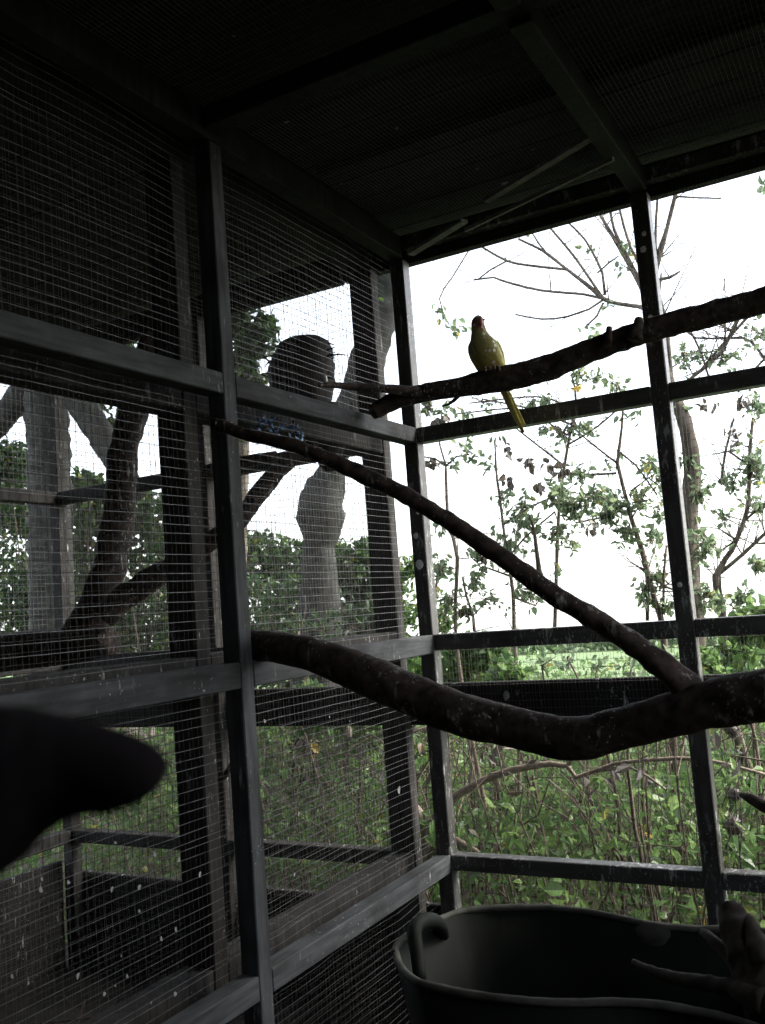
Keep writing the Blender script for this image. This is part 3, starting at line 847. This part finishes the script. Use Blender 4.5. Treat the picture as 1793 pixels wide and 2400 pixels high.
def twig_to(b, a, c, r0, r1, sag=.03, seg=5, n=5, rng=RNG):
    a, c = Vector(a), Vector(c); L = (c - a).length
    pts, rr = [], []
    off = Vector(rng.normal(0, .05, 3)) * L
    for i in range(n + 1):
        t = i / n
        pts.append(a.lerp(c, t) + off * math.sin(math.pi * t) - Vector((0, 0, sag * L * math.sin(math.pi * t))))
        rr.append(r0 + (r1 - r0) * t)
    b.tube(pts, rr, seg)
    return pts

def plant(name, label, cat, stems, y, clusters=(), leaf='leafsap', bark='twig', size=.035, twigs=7, group=None, dy=.25, hang=.5, leafn='leaves', extra_seed=0, side=0):
    """stems: pixel polylines (u, v, width px[, y]); clusters: (u, v, ru, rv, leaves)"""
    rng = np.random.default_rng(abs(hash(label)) % 1000 if False else sum(map(ord, label)) + extra_seed)
    t = thing(name, label, cat, group=group)
    sbs = [MB()]; sb = sbs[0]; nodes = []
    tn, ln = ('trunk', 'crown') if cat == 'tree' else ('stem', leafn)
    for st in stems:
        P = [atY(q[0], q[1], q[3] if len(q) > 3 else y) for q in st]
        R = [max((q[2] + (2.2 if q[2] < 9 else 0)) / 2 / ppm(p), .002) for q, p in zip(st, P)]
        thick = max(R) > .04
        P2, R2 = resample(P, R, .03 if thick else .06)
        free = nodes and min((P2[0] - q_).length for q_, _r in nodes) > .05
        if free: sbs.append(MB())
        (sbs[-1] if free else sb).tube(P2, R2, 16 if thick else 8, .16 if thick else .08, None, 14 if thick else 20)
        nodes += list(zip(P2, R2))
        for _ in range(side):          # bare side twigs
            i = rng.integers(len(P2)); q = P2[i]
            e = q + Vector((rng.normal(0, .16), rng.normal(0, .12), abs(rng.normal(0, .16))))
            twig_to(sb, q, e, max(R2[i] * .4, .0014), .0008, rng=rng)
    lv = []
    NP = np.array([p[:] for p, r in nodes]) if nodes else None
    for c in clusters:
        u, v, ru, rv, n = c[:5]
        yy = c[5] if len(c) > 5 else y
        cc = atY(u, v, yy)
        sx, sz = ru / ppm(cc), rv / ppm(cc)
        a = cc
        if NP is not None:
            dist = np.linalg.norm(NP - np.array(cc[:]), axis=1)
            j = int(np.argmin(dist))
            a = Vector(NP[j])
            twig_to(sb, a, cc, .003 if dist[j] > .1 else .002, .0014, rng=rng)
        ends = []
        nt = max(2, int(twigs * min(1.5, n / 40)))
        for _ in range(nt):
            e = cc + Vector((rng.normal(0, .55) * sx, rng.normal(0, .4) * max(dy * .6, sx * .5), rng.normal(0, .55) * sz))
            ends.append(twig_to(sb, cc, e, .0024, .0014, rng=rng))
        for _ in range(n):
            tw = ends[rng.integers(len(ends))]
            q = tw[rng.integers(1, len(tw))] + Vector(rng.normal(0, .016, 3))
            lv.append(q[:])
    for sb_ in sbs:
        if sb_.n: sb_.build(tn, M[bark], t, True)
    if lv:
        V, F = leaf_block(np.array(lv), size, rng, hang)
        lb = MB(); lb.add(V, F); stuff(lb.build(ln, M[leaf], t, False))
    return t

# --- tree with ivy trunk that forks into bare branches above the perch
plant('tree', 'bare branched tree with pale curving limbs against the sky above the perch', 'tree', [
    [(1640, 1700, 60), (1625, 1480, 52), (1612, 1250, 44), (1622, 1100, 40), (1605, 990, 34), (1580, 930, 28), (1553, 840, 22), (1540, 760, 18), (1520, 726, 14), (1496, 718, 11), (1455, 713, 10), (1414, 700, 8), (1385, 675, 7), (1330, 632, 5.5), (1272, 588, 4), (1215, 560, 2.4)],
    [(1330, 632, 4), (1240, 622, 4), (1190, 612, 3.6), (1140, 585, 3), (1100, 560, 2)],
    [(1414, 700, 4.5), (1370, 690, 4.2), (1265, 680, 4), (1181, 659, 3.4), (1157, 650, 2.6), (1110, 656, 2)],
    [(1187, 612, 2.4), (1150, 632, 2), (1120, 655, 1.6)],
    [(1412, 704, 4), (1380, 725, 3.4), (1330, 742, 3), (1270, 748, 2.4), (1208, 737, 1.8)],
    [(1414, 710, 4), (1398, 742, 3.2), (1372, 766, 2)],
    [(1410, 694, 4.6), (1345, 600, 4), (1285, 528, 3), (1262, 490, 2.2)],
    [(1418, 691, 5), (1412, 640, 4.4), (1399, 610, 4), (1370, 560, 3), (1325, 515, 2)],
    [(1530, 740, 12), (1510, 690, 10), (1480, 630, 8), (1440, 560, 7), (1405, 500, 5), (1380, 450, 4)],
    [(1500, 660, 7), (1470, 600, 6), (1440, 540, 5), (1428, 480, 4)],
    [(1510, 640, 6), (1478, 580, 5), (1462, 530, 4), (1448, 470, 3)],
    [(1548, 800, 12), (1540, 700, 9), (1538, 640, 8), (1555, 570, 8), (1572, 500, 8), (1590, 430, 7), (1600, 390, 5)],
    [(1540, 660, 7), (1536, 560, 5), (1540, 480, 4), (1545, 420, 3)],
    [(1538, 600, 5), (1560, 540, 4), (1580, 470, 4)],
    [(1546, 655, 7), (1570, 650, 6), (1594, 636, 3)],
    [(1582, 460, 3), (1625, 463, 2.4), (1690, 465, 1.6)],
    [(1575, 900, 10), (1562, 760, 7), (1545, 690, 5), (1550, 640, 3)],
    [(1400, 640, 2.4), (1425, 618, 2), (1450, 600, 1.5)],
    [(1287, 600, 2.6), (1262, 570, 2), (1250, 550, 1.5)]], 4.6,
    [(1375, 583, 14, 10, 9), (1472, 585, 14, 16, 12), (1450, 632, 10, 16, 7), (1438, 720, 6, 12, 5), (1385, 775, 14, 18, 10), (1120, 572, 8, 5, 3), (1225, 548, 10, 6, 4),
     (1640, 1150, 30, 60, 60), (1650, 1280, 45, 70, 110), (1655, 1390, 50, 60, 120), (1615, 1080, 30, 50, 40), (1595, 960, 24, 30, 18)],
    size=.04, bark='bark', side=3, leafn='leaves')

# --- saplings in the middle opening
plant('sapling', 'slim pale sapling nearest the corner post with a forked top', 'sapling', [
    [(1185, 2120, 12), (1100, 1700, 10), (1068, 1480, 9), (1072, 1307, 8), (1063, 1262, 7), (1051, 1237, 6), (1045, 1110, 5), (1045, 1092, 4), (1020, 1075, 2.5), (990, 1070, 1.6)],
    [(1045, 1092, 3.4), (1070, 1070, 2.6), (1100, 1065, 1.8)], [(1045, 1092, 3), (1030, 1040, 2.2), (1035, 1000, 1.6)], [(1062, 1250, 3), (1040, 1232, 2), (1030, 1215, 1.4)],
    [(1112, 1480, 6), (1109, 1443, 5), (1093, 1398, 4), (1084, 1352, 3)]], 3.9,
    [(1040, 955, 26, 14, 26), (1085, 1010, 20, 30, 24), (1105, 1060, 20, 20, 22), (1000, 950, 16, 12, 10), (1060, 1085, 24, 16, 14), (1110, 1370, 40, 40, 60), (1125, 1300, 24, 40, 40), (1140, 1405, 40, 20, 30), (1095, 1435, 16, 20, 18), (1050, 1420, 26, 60, 60), (1030, 1330, 26, 50, 60), (1040, 1240, 20, 20, 14), (1150, 1250, 16, 16, 10)],
    bark='paletwig', size=.035, side=5)
plant('sapling', 'tall pale sapling in the middle of the opening with green leaf sprays', 'sapling', [
    [(1220, 2150, 13), (1215, 1700, 10), (1205, 1470, 8), (1202, 1383, 7), (1187, 1292, 6), (1172, 1171, 4.5), (1163, 1104, 3.5), (1160, 1030, 2)],
    [(1190, 1310, 3), (1230, 1260, 2.6), (1300, 1200, 2)], [(1180, 1230, 3), (1240, 1190, 2.4), (1330, 1150, 1.8)], [(1195, 1350, 3), (1140, 1330, 2)], [(1205, 1400, 3), (1255, 1420, 2)]], 4.0,
    [(1180, 1160, 14, 30, 26), (1150, 1090, 22, 14, 12), (1230, 1230, 46, 26, 70), (1200, 1270, 30, 30, 50), (1225, 1190, 30, 40, 60), (1310, 1155, 50, 40, 120), (1350, 1185, 46, 36, 110), (1400, 1160, 40, 36, 70), (1300, 1250, 40, 30, 50), (1240, 1390, 40, 30, 60), (1220, 1350, 26, 20, 30), (1160, 1040, 12, 16, 8), (1340, 1275, 20, 24, 18), (1300, 1340, 20, 16, 12)],
    bark='paletwig', size=.035, side=5)
plant('sapling', 'dark leaning sapling crowded with leaves just left of the right post', 'sapling', [
    [(1600, 2100, 22), (1575, 1700, 18), (1550, 1452, 15), (1535, 1407, 13), (1505, 1292, 13), (1480, 1216, 11), (1459, 1135, 9), (1447, 1086, 7), (1453, 1040, 5), (1460, 960, 3.4), (1450, 900, 2)],
    [(1517, 1455, 9), (1517, 1352, 8), (1505, 1292, 8)], [(1444, 1109, 4), (1380, 1112, 3), (1293, 1108, 2)], [(1470, 1180, 4), (1420, 1210, 3), (1350, 1225, 2)],
    [(1555, 1440, 5), (1556, 1350, 4), (1562, 1280, 3)], [(1500, 1330, 5), (1560, 1375, 4), (1600, 1390, 3)], [(1447, 1086, 3), (1400, 1050, 2.4), (1345, 1005, 1.6)], [(1480, 1150, 3), (1520, 1120, 2), (1560, 1150, 1.6)],
    [(1453, 1060, 3), (1490, 1090, 2.4), (1540, 1160, 2)]], 4.3,
    [(1440, 1180, 40, 40, 110), (1470, 1240, 36, 36, 90), (1500, 1180, 34, 40, 70), (1410, 1215, 40, 30, 80), (1360, 1110, 50, 16, 50), (1530, 1260, 30, 40, 50), (1545, 1340, 36, 46, 60), (1510, 1390, 24, 36, 50), (1560, 1420, 36, 30, 50), (1470, 980, 30, 20, 14), (1520, 1090, 26, 30, 40), (1420, 1080, 22, 14, 16), (1545, 1130, 16, 40, 30), (1540, 1200, 22, 30, 30)],
    bark='twig', size=.036, side=6)
plant('tree', 'twiggy pale tree filling the top right opening with tangled dead twigs', 'tree', [
    [(1830, 2000, 30), (1720, 1700, 26), (1690, 1420, 20), (1677, 1352, 17), (1700, 1310, 13), (1715, 1290, 12), (1750, 1200, 10), (1757, 1100, 8), (1758, 1050, 6), (1765, 980, 5)],
    [(1677, 1352, 9), (1740, 1300, 7), (1793, 1250, 6), (1830, 1220, 5)],
    [(1731, 745, 10), (1686, 830, 10), (1626, 881, 9), (1600, 910, 8)], [(1793, 690, 6), (1755, 740, 5), (1700, 800, 5), (1640, 870, 4)],
    [(1800, 850, 5), (1760, 800, 4), (1740, 792, 4), (1630, 792, 3), (1600, 770, 2)], [(1660, 880, 3), (1640, 820, 2.6), (1600, 740, 2)], [(1690, 850, 3), (1700, 780, 2.6), (1690, 720, 2)],
    [(1793, 840, 4), (1755, 880, 3), (1730, 920, 2)], [(1690, 1130, 5), (1700, 1060, 4), (1720, 980, 3)], [(1712, 1060, 3), (1740, 1080, 2.4), (1793, 1090, 2)], [(1745, 1220, 4), (1793, 1180, 3)], [(1720, 1270, 3), (1690, 1290, 2)]], 4.9,
    [(1690, 840, 60, 40, 40), (1640, 830, 36, 40, 36), (1600, 830, 30, 40, 30), (1770, 720, 40, 40, 50), (1780, 780, 30, 30, 30), (1770, 950, 40, 40, 70), (1770, 1090, 40, 60, 110), (1780, 1190, 30, 40, 40), (1720, 1130, 30, 40, 30), (1690, 1210, 24, 30, 30), (1780, 1330, 40, 30, 60), (1740, 1400, 40, 40, 80), (1700, 1130, 30, 30, 20)],
    bark='bark', size=.038, side=18, twigs=14)
plant('twig_spray', 'hanging spray of a few small leaves against the bare sky left of the parrot', 'leaf spray', [[(1100, 585, 1.4), (1060, 650, 1.2), (1030, 700, 1.2), (1052, 760, 1)]], 4.4,
      [(1031, 722, 12, 10, 6), (1042, 748, 7, 6, 4), (1060, 775, 9, 16, 7), (1088, 765, 10, 8, 5)], size=.045, twigs=3, dy=.1)
plant('leaf_spray', 'green leaf spray at the very right edge just below the roof', 'leaf spray', [[(1830, 380, 3), (1800, 420, 2), (1790, 440, 1.4)]], 4.4, [(1793, 440, 8, 22, 8)], size=.05, twigs=3, dy=.1)
plant('twig_bush', 'loose tangle of fine twigs and small leaves between the two upper rails', 'bush', [
    [(1300, 1480, 8), (1310, 1200, 6), (1330, 1050, 5), (1350, 940, 4), (1340, 880, 2)], [(1350, 1000, 3), (1250, 960, 2.4), (1130, 935, 1.6)], [(1345, 960, 3), (1260, 930, 2), (1100, 945, 1.4)], [(1335, 1040, 3), (1400, 1000, 2.4), (1480, 930, 1.6)],
    [(1330, 1020, 3), (1220, 960, 2), (1070, 970, 1.4)], [(1320, 1090, 3), (1230, 1020, 2), (1180, 980, 1.4)]], 4.2,
    [(1350, 880, 40, 24, 40), (1400, 880, 30, 20, 24), (1130, 945, 30, 8, 12), (1240, 940, 40, 10, 22), (1290, 938, 20, 8, 16), (1370, 1000, 30, 20, 40), (1280, 1000, 30, 16, 18), (1440, 900, 30, 30, 24), (1320, 1020, 26, 16, 24), (1080, 990, 24, 30, 24)],
    size=.034, side=12, twigs=10)
# --- bush left of the corner post, seen through the gap
plant('bush', 'green leafy bush showing in the gap beside the far corner post', 'bush', [[(960, 1900, 12), (950, 1600, 10), (940, 1400, 7), (935, 1310, 4)], [(1000, 1900, 8), (1010, 1600, 7), (1020, 1400, 5), (1030, 1320, 3)]], 4.4,
      [(930, 1350, 40, 40, 160), (970, 1330, 36, 40, 140), (930, 1440, 44, 50, 220), (990, 1430, 44, 50, 180), (1040, 1460, 40, 40, 120), (930, 1530, 44, 50, 220), (1000, 1540, 50, 50, 220), (1060, 1560, 50, 40, 160), (1110, 1560, 40, 30, 90)],
      leaf='leaf', size=.04, twigs=12)
# --- dead leaf clumps, grey against the sky
for (u, v, ru, rv, y, lab) in ((1187, 1050, 8, 18, 4.0, 'grey withered leaf hanging left of a pair in mid sky'), (1242, 1080, 9, 18, 4.0, 'grey withered leaf hanging below the parrot tail'),
                             (1287, 1092, 14, 9, 4.1, 'long grey withered leaf right of the hanging pair'), (1318, 1106, 20, 9, 4.1, 'broad grey withered leaf clump on the level twig'), (1036, 981, 16, 8, 3.9, 'grey dead leaf clump resting above the corner rail'),
                             (1000, 952, 12, 12, 3.9, 'brown dead leaf right beside the corner post'), (1338, 996, 22, 12, 4.2, 'grey dead leaf clump below the upper rail centre'), (1009, 1083, 9, 11, 3.9, 'brown withered leaf beside the corner post below the rail'),
                             (1186, 1122, 12, 14, 4.0, 'grey withered leaf on the tall pale sapling'), (1262, 1135, 9, 14, 4.0, 'grey dead leaf among the green sprays at upper left'), (1375, 1231, 26, 14, 4.1, 'large grey dead leaf clump low in the green sprays'),
                             (1096, 1434, 14, 14, 3.9, 'grey dead leaf clump on the slim sapling above the lower rail'), (1130, 1301, 8, 12, 3.9, 'grey dead leaf hanging under the diagonal branch'), (1659, 948, 22, 14, 4.6, 'grey dead leaf clump under the rail right of the right post'),
                             (1716, 1020, 20, 28, 4.7, 'tall brown dead leaf bundle at the upper right'), (1737, 940, 16, 20, 4.7, 'grey twiggy dead leaf bunch near the right edge')):
    c = atY(u, v, y); rng = np.random.default_rng(int(u + v))
    s = 1 / ppm(c)
    pts = np.array(c[:]) + rng.normal(size=(9, 3)) * np.array([ru * s * .45, .012, rv * s * .45])
    V, F = leaf_block(pts, .045, rng, .9, .7)
    b = MB(); b.add(V, F)
    tag(b.build('dead_leaf', M['dead']), lab, 'dead leaf', 'dead leaves outside the back wall')
for (u, v, y, s_, lab) in ((1356, 920, 3.9, .05, 'bright yellow leaf above the upper rail'), (740, 1770, 3.6, .05, 'bright yellow leaf behind the mesh low left of the corner'), (1645, 2150, 3.7, .05, 'yellow leaf beside the foot of the right post'), (1180, 1975, 3.8, .045, 'yellow leaf low in the undergrowth above the bottom rail'), (1500, 1955, 3.8, .05, 'pale yellow leaf left of the right post near the bottom rail')):
    rng = np.random.default_rng(int(u)); V, F = leaf_block(np.array([atY(u, v, y)[:], (atY(u, v, y) + Vector((.02, 0, .01)))[:]]), s_, rng, .2, .75)
    b = MB(); b.add(V, F); tag(b.build('yellow_leaf', M['yellow']), lab, 'leaf')

# --- forked shrub right behind the corner post, with the long pale branch along the opening
plant('hazel_shrub', 'forked brown shrub behind the corner post with a long bare branch to the right', 'shrub', [
    [(985, 2150, 34), (995, 2000, 32), (1010, 1935, 28), (1035, 1900, 24), (1075, 1860, 20), (1130, 1830, 18), (1200, 1805, 17), (1290, 1790, 15), (1330, 1795, 13), (1350, 1822, 12), (1385, 1810, 10), (1440, 1790, 9), (1540, 1780, 8), (1650, 1780, 7), (1793, 1815, 5)],
    [(1000, 1960, 28), (985, 1910, 24), (955, 1870, 20), (930, 1835, 16), (905, 1800, 10)], [(1000, 2010, 22), (1060, 1965, 20), (1100, 1985, 14), (1140, 2010, 8)],
    [(1230, 1800, 8), (1265, 1770, 7), (1300, 1745, 5)], [(960, 1870, 8), (945, 1780, 6), (960, 1720, 5), (1010, 1700, 4)], [(1330, 1795, 8), (1340, 1780, 6), (1360, 1770, 4)], [(1385, 1810, 6), (1480, 1800, 5), (1560, 1850, 3)]], 3.5,
    [(980, 1760, 40, 30, 60), (940, 1960, 26, 30, 50), (1180, 1880, 30, 20, 22), (1270, 1760, 26, 20, 16)], leaf='leaf', bark='paletwig', size=.04, side=2)

# --- saplings standing in the undergrowth
for st, y, lab in (([(1188, 2200, 32), (1182, 1990, 31), (1172, 1740, 28), (1185, 1560, 20), (1195, 1480, 16)], 5.2, 'brown upright sapling trunk behind the lower opening left of centre'),
                   ([(1262, 2200, 20), (1262, 2000, 19), (1250, 1830, 17), (1230, 1600, 12)], 4.8, 'thin pale upright trunk in the middle of the lower opening'),
                   ([(1140, 2180, 16), (1130, 2000, 15), (1100, 1740, 12), (1085, 1560, 10)], 4.5, 'thin leaning pale stem near the corner in the lower opening'),
                   ([(1560, 2200, 26), (1572, 2000, 26), (1590, 1800, 22), (1600, 1600, 18)], 5.4, 'dim trunk just left of the right post in the lower opening'),
                   ([(1500, 2150, 10), (1440, 1990, 9), (1395, 1900, 8), (1360, 1820, 6)], 3.9, 'dark bent vine stem crossing the lower opening'),
                   ([(1275, 1960, 6), (1225, 1780, 5), (1180, 1640, 4)], 3.6, 'thin dark straight stem slanting across the lower opening')):
    b = MB(); px_branch(b, st, (y, y), 8, .08, .08, 12)
    t = thing('sapling', lab, 'sapling'); b.build('trunk', M['bark'], t, True)

# --- big trees behind the next bay
burr_tree = plant('tree', 'large pale leaning trunk with burrs seen between the corner posts', 'tree', [
    [(u * k, v * k, w * k) for u, v, w in [(670, 1700, 130), (690, 1420, 104), (692, 1300, 86), (690, 1230, 76), (688, 1180, 66), (694, 1150, 84), (692, 1120, 106), (694, 1090, 100), (706, 1050, 82), (718, 1015, 60), (726, 980, 56), (744, 920, 62), (770, 850, 70), (800, 760, 80), (822, 680, 78), (840, 600, 74), (860, 520, 70), (890, 400, 60)]],
    [(u * k, v * k, w * k) for u, v, w in [(822, 640, 30), (800, 560, 24), (760, 480, 18)]]], 4.7,
    [(875, 650, 14, 22, 30, 4.6), (880, 690, 12, 16, 14, 4.6)], leaf='leaf', bark='palebark', size=.05, dy=.1)
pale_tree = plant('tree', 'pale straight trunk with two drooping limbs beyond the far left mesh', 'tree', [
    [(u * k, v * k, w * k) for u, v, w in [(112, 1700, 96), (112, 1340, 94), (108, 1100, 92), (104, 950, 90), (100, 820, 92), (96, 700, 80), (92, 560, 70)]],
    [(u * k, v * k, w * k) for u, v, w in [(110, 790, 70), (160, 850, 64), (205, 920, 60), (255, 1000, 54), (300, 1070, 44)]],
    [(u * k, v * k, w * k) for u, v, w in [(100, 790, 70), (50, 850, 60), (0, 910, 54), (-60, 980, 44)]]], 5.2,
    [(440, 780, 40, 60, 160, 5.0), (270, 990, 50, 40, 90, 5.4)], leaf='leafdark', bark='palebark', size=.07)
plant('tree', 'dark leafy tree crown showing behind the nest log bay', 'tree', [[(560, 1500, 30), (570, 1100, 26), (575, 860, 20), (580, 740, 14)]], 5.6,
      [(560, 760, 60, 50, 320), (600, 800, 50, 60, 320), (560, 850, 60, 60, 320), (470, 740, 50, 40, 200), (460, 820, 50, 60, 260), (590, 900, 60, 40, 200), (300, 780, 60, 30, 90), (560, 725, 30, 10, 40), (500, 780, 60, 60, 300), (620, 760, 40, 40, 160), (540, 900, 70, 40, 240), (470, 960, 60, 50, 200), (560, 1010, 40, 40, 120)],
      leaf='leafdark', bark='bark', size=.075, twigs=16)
def shade_crown(t, x0, x1, y0, y1, n, seed):
    # unseen crown added above the next bay's roof line to block skylight
    rg = np.random.default_rng(seed)
    K = np.stack([rg.uniform(x0, x1, 70), rg.uniform(y0, y1, 70), np.zeros(70)], 1)
    K[:, 2] = K[:, 1] * .46 + .45 + rg.uniform(0, 2.2, 70)
    C = K[rg.integers(0, 70, n)] + rg.normal(0, .3, (n, 3))
    C = C[C[:, 2] > C[:, 1] * .445 + .25]
    V, F = leaf_block(C, .14, rg, .4)
    b = MB(); b.add(V, F); stuff(b.build('crown', M['leafdark'], t))
shade_crown(burr_tree, -3.4, -1.7, 3.9, 6.6, 7000, 51)
shade_crown(pale_tree, -6.2, -3.2, 3.9, 7.5, 8000, 52)
def bushmass(label, spots, y, leaf, size, n, seed):
    t = thing('bush', label, 'bush'); rng = np.random.default_rng(seed)
    L = []
    for (u, v, r) in spots:
        c = atY(u, v, y + rng.uniform(-.5, .5)); s = r / ppm(c)
        g = Vector((c.x + rng.normal(0, .1), c.y, terrain_z(c.x, c.y) - .05))
        sb = MB(); twig_to(sb, g, c, .012, .004, -.05, 6, 6, rng)
        pts = rng.normal(size=(n, 3)); pts /= np.linalg.norm(pts, axis=1)[:, None]
        pts = pts * (rng.uniform(.25, 1, n) ** .5)[:, None] * s
        L.append(np.array(c[:]) + pts)
        for _ in range(5):
            e = c + Vector(rng.normal(0, .6, 3)) * s; twig_to(sb, c, e, .004, .0012, rng=rng)
        sb.build('stem', M['twig'], t, True)
    V, F = leaf_block(np.concatenate(L), size, rng, .3)
    b = MB(); b.add(V, F); stuff(b.build('leaves', M[leaf], t))
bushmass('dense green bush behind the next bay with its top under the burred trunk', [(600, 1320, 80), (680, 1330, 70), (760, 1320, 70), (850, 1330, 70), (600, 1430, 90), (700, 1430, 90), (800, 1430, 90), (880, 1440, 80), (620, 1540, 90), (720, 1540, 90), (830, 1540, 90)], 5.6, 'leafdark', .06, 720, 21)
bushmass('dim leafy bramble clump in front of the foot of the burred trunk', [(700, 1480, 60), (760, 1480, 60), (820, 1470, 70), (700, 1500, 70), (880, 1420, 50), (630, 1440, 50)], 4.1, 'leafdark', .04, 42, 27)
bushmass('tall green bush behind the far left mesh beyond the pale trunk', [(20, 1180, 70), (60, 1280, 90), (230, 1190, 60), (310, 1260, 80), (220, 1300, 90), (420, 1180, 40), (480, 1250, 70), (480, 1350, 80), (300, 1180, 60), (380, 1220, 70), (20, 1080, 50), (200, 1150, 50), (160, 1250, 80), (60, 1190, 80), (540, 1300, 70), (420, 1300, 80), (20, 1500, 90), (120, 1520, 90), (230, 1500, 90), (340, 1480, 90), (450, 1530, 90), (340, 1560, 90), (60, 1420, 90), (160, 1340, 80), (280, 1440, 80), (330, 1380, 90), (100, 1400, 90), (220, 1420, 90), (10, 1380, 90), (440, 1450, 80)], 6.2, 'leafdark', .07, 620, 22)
bushmass('low green bush at the foot of the next bay back wall', [(340, 1850, 80), (440, 1800, 80), (250, 1830, 80), (600, 1750, 80), (700, 1750, 80), (800, 1780, 80), (640, 1880, 80), (760, 1900, 80), (860, 1900, 70), (420, 1930, 60), (850, 1700, 70), (720, 1660, 60)], 4.5, 'leaf', .05, 420, 23)

bushmass('leafy bramble bush outside left of the field view, just above the board', [(960, 1590, 60), (1040, 1590, 60), (1120, 1580, 55), (1190, 1590, 45), (1150, 1530, 40), (1080, 1530, 40)], 4.3, 'leaf', .05, 230, 24)
bushmass('leafy bramble bush outside right of the right post, just above the log', [(1650, 1570, 50), (1720, 1550, 60), (1790, 1530, 70), (1800, 1460, 50), (1760, 1460, 40)], 4.3, 'leaf', .05, 260, 25)
bushmass('sparse leafy sprigs in front of the pale field between the rails', [(1270, 1560, 34), (1330, 1540, 30), (1400, 1560, 30), (1480, 1560, 36), (1560, 1560, 46)], 4.0, 'leafsap', .04, 18, 26)
# --- undergrowth: a tangle nobody could count
def undergrowth():
    rng = np.random.default_rng(77)
    N = 84000
    x = rng.uniform(-5.0, 1.9, N); y = 3.25 + rng.uniform(0, 1, N) ** 1.3 * 5.2
    keep = rng.random(N) < np.clip((y - 3.0) * .9, .18, 1)
    x, y = x[keep], y[keep]
    hgt = np.array([.78 + .38 * mnoise.noise(Vector((a * 1.1, c * 1.1, 0))) + .25 * mnoise.noise(Vector((a * 3.3, c * 3.3, 4))) for a, c in zip(x, y)])
    h = hgt + np.clip(y - 4.5, 0, 3) * .10
    g = np.array([terrain_z(a, c) for a, c in zip(x, y)])
    z = g + rng.uniform(.02, 1, len(x)) ** .8 * h
    C = np.stack([x, y, z], 1)
    b = MB(); m1, m2 = int(len(C) * .7), int(len(C) * .97)
    for seg_, sz_, hg_ in ((C[:m1], .033, .1), (C[m1:m2], .058, .35), (C[m2:], .085, .6)):
        V, F = leaf_block(seg_, sz_, rng, hg_); b.add(V, F)
    o = b.build('undergrowth', M['leaf']); tag(o, 'dense green undergrowth outside below the back wall boards', 'undergrowth', kind='stuff')
    b = MB()
    for i in range(1300):
        x0 = rng.uniform(-4.5, 1.9); y0 = rng.uniform(3.3, 7.5); z0 = terrain_z(x0, y0)
        H = rng.uniform(.5, 1.25); lean = rng.normal(0, .28)
        pts = [Vector((x0 + lean * t * H + .05 * math.sin(3 * t + i), y0 + rng.normal(0, .03), z0 + H * t)) for t in (0, .25, .5, .75, 1)]
        r = rng.uniform(.002, .006)
        b.tube(pts, [r, r * .9, r * .8, r * .6, r * .3], 5)
    for i in range(420):
        x0 = rng.uniform(-4, 1.9); y0 = rng.uniform(3.3, 5); z0 = terrain_z(x0, y0) + rng.uniform(.2, 1.0)
        dx = rng.uniform(-.9, .9)
        pts = [Vector((x0 + dx * t, y0 + rng.normal(0, .04), z0 + .22 * math.sin(math.pi * t) + rng.normal(0, .03) - .1 * t)) for t in (0, .2, .4, .6, .8, 1)]
        r = rng.uniform(.0018, .004); b.tube(pts, [r] * 5 + [r * .5], 5)
    o = b.build('bramble_stems', M['twig']); tag(o, 'tangle of thin stems and bramble canes in the undergrowth', 'brambles', kind='stuff')
undergrowth()
rng = np.random.default_rng(91)
CL = []
for _ in range(190):
    c = Vector((rng.uniform(-3.6, 1.2), rng.uniform(3.3, 5.5), 0)); c.z = terrain_z(c.x, c.y) + rng.uniform(.15, 1.05)
    CL += [(c + Vector(rng.normal(0, .05, 3)))[:] for _k in range(rng.integers(2, 7))]
V, F = leaf_block(np.array(CL), .06, rng, 1.0, .5)
b = MB(); b.add(V, F)
tag(b.build('withered_leaves', M['dead']), 'curled withered brown leaves hanging through the undergrowth', 'withered leaves', kind='stuff')
# --- burr seed heads on the right
for (u, v, r, lab) in ((1720, 1936, 30, 'round grey burr seed head right of the right post'), (1722, 1862, 22, 'smaller grey burr seed head above the round one'), (1715, 1712, 20, 'grey seed head tuft under the thick perch log')):
    y = 3.35; c = atY(u, v, y); s = r / ppm(c); rng = np.random.default_rng(u)
    b = MB()
    bm = bmesh.new(); bmesh.ops.create_icosphere(bm, subdivisions=2, radius=s * .72)
    b.add([(q.co + c)[:] for q in bm.verts], [[q.index for q in f.verts] for f in bm.faces]); bm.free()
    for _ in range(120):
        d = Vector(rng.normal(size=3)).normalized()
        b.tube([c + d * s * .6, c + d * s * rng.uniform(.95, 1.15)], [.0014, .0004], 3)
    g = c - Vector((0.05, -.05, .5)); twig_to(b, g, c, .003, .002, rng=rng)
    tag(b.build('seed_head', M['dead'], None), lab, 'seed head', 'burr seed heads')
b = MB(); px_branch(b, [(1850, 1905, 36), (1793, 1890, 32), (1760, 1872, 24), (1735, 1862, 10)], (2.9, 2.95), 10, .1)
tag(b.build('branch_stub', M['perch'], None, True), 'short dark broken branch poking in from the right edge below the thick log', 'branch')

# --- far hedge line beyond the field
rng = np.random.default_rng(5)
N = 9000
hx = rng.uniform(-70, 20, N); hy = 60 + rng.normal(0, 1.2, N)
hz = np.array([terrain_z(a, c) for a, c in zip(hx, hy)]) + rng.uniform(0, 1, N) * np.array([1.3 + .7 * mnoise.noise(Vector((a * .15, 0, 0))) for a in hx])
V, F = leaf_block(np.stack([hx, hy, hz], 1), .45, rng, .1)
b = MB(); b.add(V, F)
tag(b.build('far_hedge', M['hedge']), 'pale distant hedge line beyond the field', 'hedge', kind='stuff')

for o in list(bpy.data.objects):
    if '_o' in o: del o['_o']
